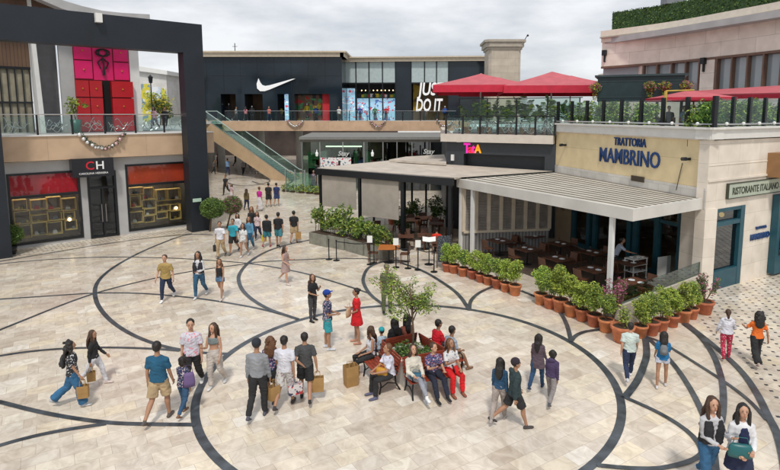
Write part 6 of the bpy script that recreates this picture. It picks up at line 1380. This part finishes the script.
for s_i in (-1, 1): m.hexa([l+Vector(q) for q in ((0, -.12, 1.08), (s_i*.3, -.12, 1.12), (s_i*.3, .1, 1.28), (0, .1, 1.24))][::s_i]+[l+Vector(q) for q in ((0, -.12, 1.1), (s_i*.3, -.12, 1.14), (s_i*.3, .1, 1.3), (0, .1, 1.26))][::s_i])
m.build('menu', white, ms)
l = G(444, 266); eb_ = thing('chalkboard_easel', l, 'black chalkboard easel leaning beside the cafe post', 'chalkboard')
m = MB(); m.hexa([l+Vector(q) for q in ((-.3, -.25, .25), (.3, -.15, .25), (.3, -.12, .25), (-.3, -.22, .25))]+[l+Vector(q) for q in ((-.3, -.02, 1.4), (.3, .08, 1.4), (.3, .11, 1.4), (-.3, .01, 1.4))]); m.build('board', pattern('chalk', (.03, .035, .04), [(.3, .35, .4)], 34, .57), eb_)
m = MB(); m.bar(l+Vector((-.33, -.32, 0)), l+Vector((-.33, 0, 1.45)), .02); m.bar(l+Vector((.33, -.22, 0)), l+Vector((.33, .1, 1.45)), .02); m.bar(l+Vector((0, .4, 0)), l+Vector((0, .06, 1.4)), .02); m.build('leg', mat('easel_wood', (.08, .04, .02), .6), eb_)

orange = mat('orange_wood', (.45, .14, .03), .5, var=.15, vs=6); dkw = mat('dark_wood', (.11, .045, .025), .5, var=.3, vs=6)
def table(l, label, mt, w_=.8, cloth_=False, grp=None, rz=0):
    r_ = thing('table', l, label, 'table', grp, rz=rz); m = MB(); m.box((0, 0, .735), (w_, w_, .035)); m.build('tabletop', mt, r_, local=True)
    m = MB(); m.lathe((0, 0, 0), [(.25, 0), (.25, .02), (.035, .05), (.035, .715)], 10); m.build('leg', black, r_, local=True); return r_
def chair(l, rz, label, mt, grp):
    r_ = thing('chair', l, label, 'chair', grp, rz=rz); m = MB(); m.box((0, 0, .45), (.42, .42, .04)); m.build('seat', mt, r_, local=True)
    m = MB(); m.hexa([(-.21, -.2, .55), (.21, -.2, .55), (.21, -.17, .55), (-.21, -.17, .55)]+[(-.2, -.27, .88), (.2, -.27, .88), (.2, -.24, .88), (-.2, -.24, .88)]); m.build('backrest', mt, r_, local=True)
    for sx in (-1, 1):
        m = MB(); m.bar((sx*.19, .19, 0), (sx*.19, .19, .43), .016); m.build('leg', mt, r_, local=True)
        m = MB(); m.loft([(sx*.19, -.19, 0), (sx*.19, -.17, .45), (sx*.19, -.24, .86)], .016, seg=6); m.build('leg', mt, r_, local=True)
    return r_
def place_setting(p, rz, label):
    r_ = thing('place_setting', p, label, 'tableware', 'plates and napkins on the terrace tables', rz=rz)
    for sx in (-.2, .2):
        m = MB(); m.lathe((sx, 0, 0), [(.07, 0), (.125, .012), (.12, .018)], 16); m.build('plate', white, r_, local=True)
        m = MB(); m.box((sx, .0, .03), (.12, .09, .02), rz=.4); m.build('napkin', mat('napkin', (.6, .64, .7), .8), r_, local=True)
        m = MB(); m.lathe((sx*1.5, .2, 0), [(.03, 0), (.03, .004), (.006, .01), (.006, .08), (.034, .12), (.03, .19)], 10); m.build('glass', glass('table_glass', (.9, .9, .9), .8), r_, local=True)
# trattoria terrace: rows of dark tables between the pots and the teal front
ax = AF.u; an_ = -AF.n
k = 0; tch = None
for i in range(5):
    for j in range(2):
        q = AF.p(1.6+i*1.95, 0, -1.5-j*2.1)
        if (q.x-FF.p(0, 0).x)*FF.n.x+(q.y-FF.p(0, 0).y)*FF.n.y < .7: continue
        if i == 4 and j == 1: continue
        desc = '%s terrace table of the %s row' % (nm[i], ('front', 'back')[j])
        rz = math.atan2(ax.y, ax.x); table(q, 'dark square '+desc, dkw, .95, grp='dark tables on the trattoria terrace', rz=rz)
        place_setting(q+Vector((0, 0, .754)), rz, 'white plates and napkins on the '+desc)
        for s_i, w1 in ((1, 'window'), (-1, 'plaza')):
            for t_, w3 in ((-.02, ''),):
                c = q+Vector((an_.x, an_.y, 0))*s_i*.72+Vector((ax.x, ax.y, 0))*t_; rzz = math.atan2(-(an_.y*s_i), -(an_.x*s_i))-math.pi/2; lab = 'dark chair on the %s side of the %s' % (w1, desc)
                if tch is None: tch = chair(c, rzz, lab, dkw, 'dark chairs on the trattoria terrace')
                else: dup(tch, c, rzz, lab)
# cafe tables under the canopy
tl = [(389, 262.5, 'orange cafe table beside the front canopy post', orange, .95), (411, 232, 'orange table under the back canopy', orange, 1.1), (424, 230, 'second orange table under the back canopy', orange, 1.1), (406, 250, 'dark cafe table near the front canopy post', dkw, .8), (425, 249, 'dark cafe table beside the diner in red', dkw, .8), (350, 237, 'dark cafe table behind the left blind', dkw, .8), (376, 240, 'dark cafe table behind the right blind', dkw, .8), (436, 236, 'dark table at the right of the cafe', dkw, .8)]
dirs = ['left', 'right', 'far']
for x, y, lab, mt, w1 in tl:
    l = G(x, y); table(l, lab, mt, w1)
    for k_, (dx, dy) in enumerate(((-.75, .1), (.75, -.1), (0, .8))): dup(tch, l+Vector((dx, dy, 0)), math.atan2(-dy, -dx)-math.pi/2, 'dark chair on the %s side of the %s' % (dirs[k_], lab))
b_ = G(436.5, 254); person(60, 0, 0, 0, 10, 'diner in a bright red shirt seated in the cafe seen from behind', base=b_, pose='sit', sex='M', hair=('short', 'black'), top=('tee', (.65, .03, .01)), bot=('pants', bw), shoe=bw, H=1.7, arms=((12, 60), (12, 60)), lean=6)
dup(tch, b_-Vector((0, .02, 0)), R(-10), 'dark chair under the diner in the red shirt')
b_ = G(403, 240); person(61, 0, 0, 0, 100, 'diner in grey seated under the canopy behind the post', base=b_, pose='sit', hair=('short', 'black'), top=('tee', (.2, .2, .21)), bot=('pants', bw), shoe=bw, H=1.65, lean=5); dup(tch, b_, R(-100), 'dark chair under the diner in grey')
for i, (x, y, hgt) in enumerate(((404, 236, .9), (419, 224, 1.2), (433, 222, 1.3), (440, 226, 1.0), (392, 224, 1.1), (408, 222, 1.0))):
    p = G(x, y); r_ = thing('bushy_plant', p, 'leafy green plant inside the cafe canopy, %s from the left' % nm[[1, 3, 4, 5, 0, 2][i]], 'plant', 'plants inside the cafe'); m = MB(); m.leaves(p+Vector((0, 0, .35+hgt*.5)), (.55, .5, hgt*.5), 420, .09, random.Random(800+i), (0, 1), shell=.2, lumps=5); m.build('foliage', [leafA, leafC], r_)
    m = MB(); m.lathe(p, [(.2, 0), (.26, .4), (.24, .4)], 12); m.build('pot', terracotta, r_)
# waiter, service cart and white screen
wp = G(655, 283); wp = FF.p(Lf-3.1, 0, 1.5)
person(62, 0, 0, 0, 105, 'waiter in a pale blue shirt and dark apron bending over the service trolley', base=wp, sex='M', hair=('short', 'black'), top=('shirt', (.42, .48, .60)), bot=('pants', bw), shoe=bw, pose='stand', lean=26, arms=((40, 30), (50, 30)), H=1.72, hd=(0, -20))
c = wp+Vector((.75, -.35, 0)); ct_ = thing('service_trolley', c, 'white two tier service trolley in front of the waiter', 'trolley', rz=.5)
for z in (.35, .62, .88): m = MB(); m.box((0, 0, z), (.85, .5, .03)); m.build('shelf', white, ct_, local=True)
for sx in (-.4, .4):
    for sy in (-.22, .22): m = MB(); m.box((sx, sy, .48), (.035, .035, .84)); m.lathe((sx, sy, 0), [(.03, 0), (.04, .03), (.03, .06)], 8); m.build('leg', white, ct_, local=True)
for dx in (-.2, .1, .28): tag(MB().lathe(c+Vector((dx, .05*dx, .897)), [(.05, 0), (.09, .03), (.085, .05)], 12).build('bowl', white, None, True), 'white bowl on the trolley, %s' % {-.2: 'left', .1: 'middle', .28: 'right'}[dx], 'bowl')
c = wp+Vector((1.85, -.55, 0)); wsn = thing('folding_screen', c, 'small white folding board beside the trolley', 'screen', rz=.45); m = MB(); m.box((0, 0, .55), (.75, .03, .9)); m.build('board', white, wsn, local=True)
for sx in (-.33, .33): m = MB(); m.box((sx, .02, .06), (.04, .3, .04)); m.build('foot', white, wsn, local=True)
# planting in the corner of the trattoria terrace behind the parapet
for i in range(7):
    p = PW.p(.5+i*.7, 0, -.42); r_ = thing('bedding_plant', p, 'low green plant behind the terrace parapet, %s from the corner' % nm[i], 'plant', 'plants behind the parapet'); m = MB(); m.leaves(p+Vector((0, 0, .5)), (.32, .22, .38), 200, .06, random.Random(900+i), (0, 1)); m.build('foliage', [leafC, leafA], r_)
    m = MB(); m.box(p+Vector((0, 0, .2)), (.6, .3, .4), rz=.55); m.build('trough', concrete, r_)

# ================================================================== UPPER TERRACE: umbrellas, bar, plants
def umbrella(cx, cy, hw, ze, za, label, mt=redcanvas, z0=5.63, val=.42, grp='red square umbrellas on the upper terrace', rz=-.1):
    r_ = thing('market_umbrella', (cx, cy, z0), label, 'umbrella', grp, rz=rz); m = MB(); N_ = 8; v = [(0, 0, za-z0)]; rings = []
    # square canopy, slightly sagging panels
    for k in range(1, 7):
        t = k/6; ring = []
        for s_i in range(4):
            for q in range(N_):
                u = -1+2*q/N_; x, y = [(u, -1), (1, u), (-u, 1), (-1, -u)][s_i]; sag = .07*math.sin(math.pi*t)*(1-abs(u)) ; ring.append((x*hw*t, y*hw*t, (za-z0)+(ze-za)*(t**.92)-sag))
        rings.append(ring)
    for r1 in rings: v += r1
    n4 = 4*N_; f = [(0, 1+i, 1+(i+1) % n4) for i in range(n4)]
    for k in range(5): f += [(1+k*n4+i, 1+(k+1)*n4+i, 1+(k+1)*n4+(i+1) % n4, 1+k*n4+(i+1) % n4) for i in range(n4)]
    m.add(v, f); m.build('canopy', mt, r_, local=True)
    m = MB(); v = rings[-1]+[(x*1.005, y*1.005, z-val) for x, y, z in rings[-1]]; m.add(v, [(i, n4+i, n4+(i+1) % n4, (i+1) % n4) for i in range(n4)]); m.build('valance', mat('red_valance', (.50, .012, .04), .7, var=.12), r_, local=True)
    m = MB(); m.bar((0, 0, 0), (0, 0, za-z0), .05); m.build('pole', white, r_, local=True)
    m = MB()
    for a in range(4): x, y = [(1, 1), (-1, 1), (-1, -1), (1, -1)][a]; m.bar((x*hw*.98, y*hw*.98, ze-z0-.02), (0, 0, za-z0-.06), .018)
    m.build('rib', white, r_, local=True); return r_
def at(px, y, Y): q = ray(px, y); t = Y/q.y; return Vector((q.x*t, Y, HC+q.z*t))
for (px, ya, ye, Y, hw, lab) in ((481, 73.5, 85, 35.5, 2.55, 'red umbrella at the left front of the upper terrace'), (552, 71.5, 85.5, 34.5, 2.75, 'red umbrella at the right front of the upper terrace'), (498, 77, 88, 42, 2.6, 'red umbrella half hidden behind the left front one'), (571, 75.5, 87.5, 41, 2.8, 'red umbrella half hidden behind the right front one')):
    a = at(px, ya, Y); e2 = at(px, ye, Y-hw); hw *= 1.12; umbrella(a.x, Y, hw, e2.z, a.z, lab)
a = at(689, 90, 27.2); umbrella(a.x, 27.2, 1.55, at(689, 102, 25.9).z+.22, a.z, 'small lower red umbrella beside the yellow pole', val=.16, grp=None)
# red awning on the curved building
aw2 = thing('red_awning', (21, 33, 8), 'long red lean to awning along the curved stone building', 'awning'); a0, a1 = at(691, 91, 36.5), at(800, 83.5, 26)
b0, b1 = at(691, 95, 33.6), at(800, 92, 23.5)
m = MB(); m.hexa([(b0.x, b0.y, b0.z-.04), (b1.x, b1.y, b1.z-.04), (a1.x+.5, a1.y, a1.z-.04), (a0.x, a0.y, a0.z-.04)]+[(b0.x, b0.y, b0.z), (b1.x, b1.y, b1.z), (a1.x+.5, a1.y, a1.z), (a0.x, a0.y, a0.z)]); m.build('canopy', redcanvas, aw2)
m = MB(); f = Fr(b0[:2], b1[:2]); m.hexa([f.p(0, b0.z-.25, .01), f.p(f.len, b1.z-.25, .01), f.p(f.len, b1.z-.25, -.01), f.p(0, b0.z-.25, -.01)]+[f.p(0, b0.z-.045, .01), f.p(f.len, b1.z-.045, .01), f.p(f.len, b1.z-.045, -.01), f.p(0, b0.z-.045, -.01)]); m.build('valance', MC['red_valance'], aw2)
for t in (.3, 5, 10): m = MB(); q = f.p(t, 0, -.05); m.bar((q.x, q.y, 5.63), (q.x, q.y, b0.z-.1), .05); m.build('pole', black, aw2)
# dark teal bar kiosk
kb = at(601, 100, 29.5); kx0 = at(600, 90, 29.5).x; kx1 = at(690, 90, 27.5).x; kz0 = 7.55; kz1 = at(620, 74.5, 29.5).z
kio = thing('bar_kiosk', ((kx0+kx1)/2, 29, 5.63), 'dark teal box shaped bar kiosk with flower baskets on the upper terrace', 'kiosk')
dkteal = mat('kiosk_teal', (.010, .028, .032), .4, var=.2)
KF = Fr((kx0+.1, 30.2), (kx1+.25, 28.6)); m = MB(); KF.box(m, 0, KF.len, kz0, kz1-.1, -2.2, 0); m.build('fascia_box', dkteal, kio)
m = MB(); KF.box(m, -.15, KF.len+.15, kz1-.1, kz1, -2.4, .15); KF.box(m, .1, KF.len-.1, kz0+.2, kz0+.24, 0, .03); KF.box(m, .1, KF.len-.1, kz1-.35, kz1-.31, 0, .03); m.build('moulding', mat('kiosk_trim', (.03, .05, .055), .4), kio)
for t in (.05, 1.45, 2.9, KF.len-.15):
    m = MB(); KF.box(m, t, t+.14, 5.63, kz0, -.2, -.02); m.build('post', dkteal, kio)
m = MB(); KF.box(m, .3, KF.len-.3, 5.63, 6.7, -1.0, -.35); m.build('counter', dkw, kio)
for i, (t, n) in enumerate(((-.1, .2), (2.6, .2), (3.3, .25), (KF.len+.1, .1))):
    p = KF.p(t, kz0+.75, n); r_ = thing('hanging_basket', p, 'basket of yellow green flowers on the bar kiosk, %s from the left' % nm[i], 'flower basket', 'flower baskets on the kiosk'); m = MB(); m.leaves(p, (.34, .3, .28), 260, .06, random.Random(1000+i), (0, 1, 2)); m.leaves(p-Vector((0, 0, .4)), (.16, .16, .4), 90, .05, random.Random(1010+i), (0, 2)); m.build('foliage', [leafY, leafP, leafA], r_)
    m = MB(); m.lathe(p-Vector((0, 0, .2)), [(.08, -.1), (.2, .1), (.2, .12)], 10); m.build('basket', dkw, r_)
m = MB(); pa, pb = at(663, 122, 25.2), at(666, 91, 25.2); m.bar((pa.x, pa.y, 5.63), pb, .07); m.bar(pb, pb+Vector((1.4, .3, .05)), .04); tag(m.build('yellow_pole', mat('mustard_paint', (.55, .36, .06), .5)), 'yellow pole with a short arm beside the small red umbrella', 'pole')
# palms and plants on the terraces
def leafy(p, h, wd, seed, label, mats=(leafA, leafB, leafC), grp='potted palms on the umbrella terrace', n=260):
    r_ = thing('terrace_plant', p, label, 'plant', grp); rg = random.Random(seed); m = MB(); m.lathe(p, [(.18, 0), (.25, .38), (.22, .38)], 12); m.build('pot', terracotta, r_); m = MB()
    for q in range(16):
        a = rg.uniform(0, 6.28); e2 = Vector((math.cos(a)*wd, math.sin(a)*wd, h*rg.uniform(.55, 1))); b = Vector((0, 0, .35)); mid = b.lerp(e2, .6)+Vector((0, 0, h*.22))
        for s in range(12):
            t = .25+.75*s/12; c = p+b*(1-t)**2+mid*2*t*(1-t)+e2*t*t; d = (e2-b).normalized(); sd_ = d.cross(Vector((0, 0, 1))).normalized()
            for g in (-1, 1):
                tip = c+(sd_*g*.22+d*.1-Vector((0, 0, .07)))*(1-abs(t-.55)); m.add([c, c+d*.05, tip+d*.02, tip-d*.01], [(0, 1, 2, 3)], rg.choice(range(len(mats))))
    m.build('fronds', list(mats), r_)
for i in range(11): leafy(TF.p(.9+i*.66, 5.73, -1.1-.5*(i % 2)), 1.75+.5*((i*7) % 3)/2, .62, 1100+i, 'leafy potted palm behind the wind screen, number %d of the row from the left' % (i+1))
i = 0
for k, (f, t0, cnt_, lab) in enumerate(((FF, .4, 11, 'above the yellow wall'), (SS, .7, 12, 'above the side wall'))):
    for q in range(cnt_):
        if k == 0 and q in (7, 8): continue
        p = f.p(t0+q*.88, 5.63, -.85-.45*(q % 2)); r_ = thing('terrace_shrub', p, 'leafy shrub in a trough %s, number %d from the left' % (lab, q+1), 'plant', 'shrubs behind the terrace posts'); m = MB(); m.leaves(p+Vector((0, 0, 1.15)), (.72, .5, .70), 900, .085, random.Random(1200+q+20*k), (0, 1, 2), shell=.2, lumps=5); m.build('foliage', [leafA, leafC, leafB], r_)
        m = MB(); m.box(p+Vector((0, 0, .25)), (.9, .4, .5), rz=math.atan2(f.u.y, f.u.x)); m.build('trough', dkw, r_)
for i, (x, y_, Y) in enumerate(((497, 0, 38), (530, 0, 38), (560, 0, 37))):
    p = at(x, 120, Y); p.z = 5.63; table(p, 'table under the red umbrellas, %s from the left' % nm[i], dkw, 1.0)
    for s_i, w1 in ((-1, 'left'), (1, 'right')): dup(tch, p+Vector((s_i*.8, 0, 0)), -s_i*math.pi/2 if s_i < 0 else math.pi/2, 'chair on the %s of the %s table under the umbrellas' % (w1, nm[i]))
p = SS.p(SS.t(776, 240)+.4, 0, .55); tree('potted_bush', p, 1, p+Vector((0, 0, 1.5)), (.42, .42, 1.1), 900, .07, (leafC, leafA), 'tall dark green bush against the wall at the right edge', 'plant', .04, 3, 55)
# upper terrace left: plant in a green pot
p = SF.p(S(70), 5.76, 1.2); r_ = thing('terrace_plant', p, 'leafy plant in a green pot on the left terrace beside the red drawers', 'plant'); m = MB(); m.lathe(p, [(.22, 0), (.3, .8), (.28, .8)], 14); m.build('pot', mat('green_pot', (.02, .12, .09), .4, 0, .1), r_, True)
m = MB(); m.leaves(p+Vector((0, 0, 1.6)), (.7, .6, .6), 120, .14, random.Random(61), (0, 1), lumps=5); m.build('foliage', [leafA, leafB], r_); m = MB()
for q in range(5): m.loft([p+Vector((0, 0, .7)), p+Vector((rnd.uniform(-.4, .4), 0, 1.9))], [.02, .01], seg=4)
m.build('stem', bark, r_)
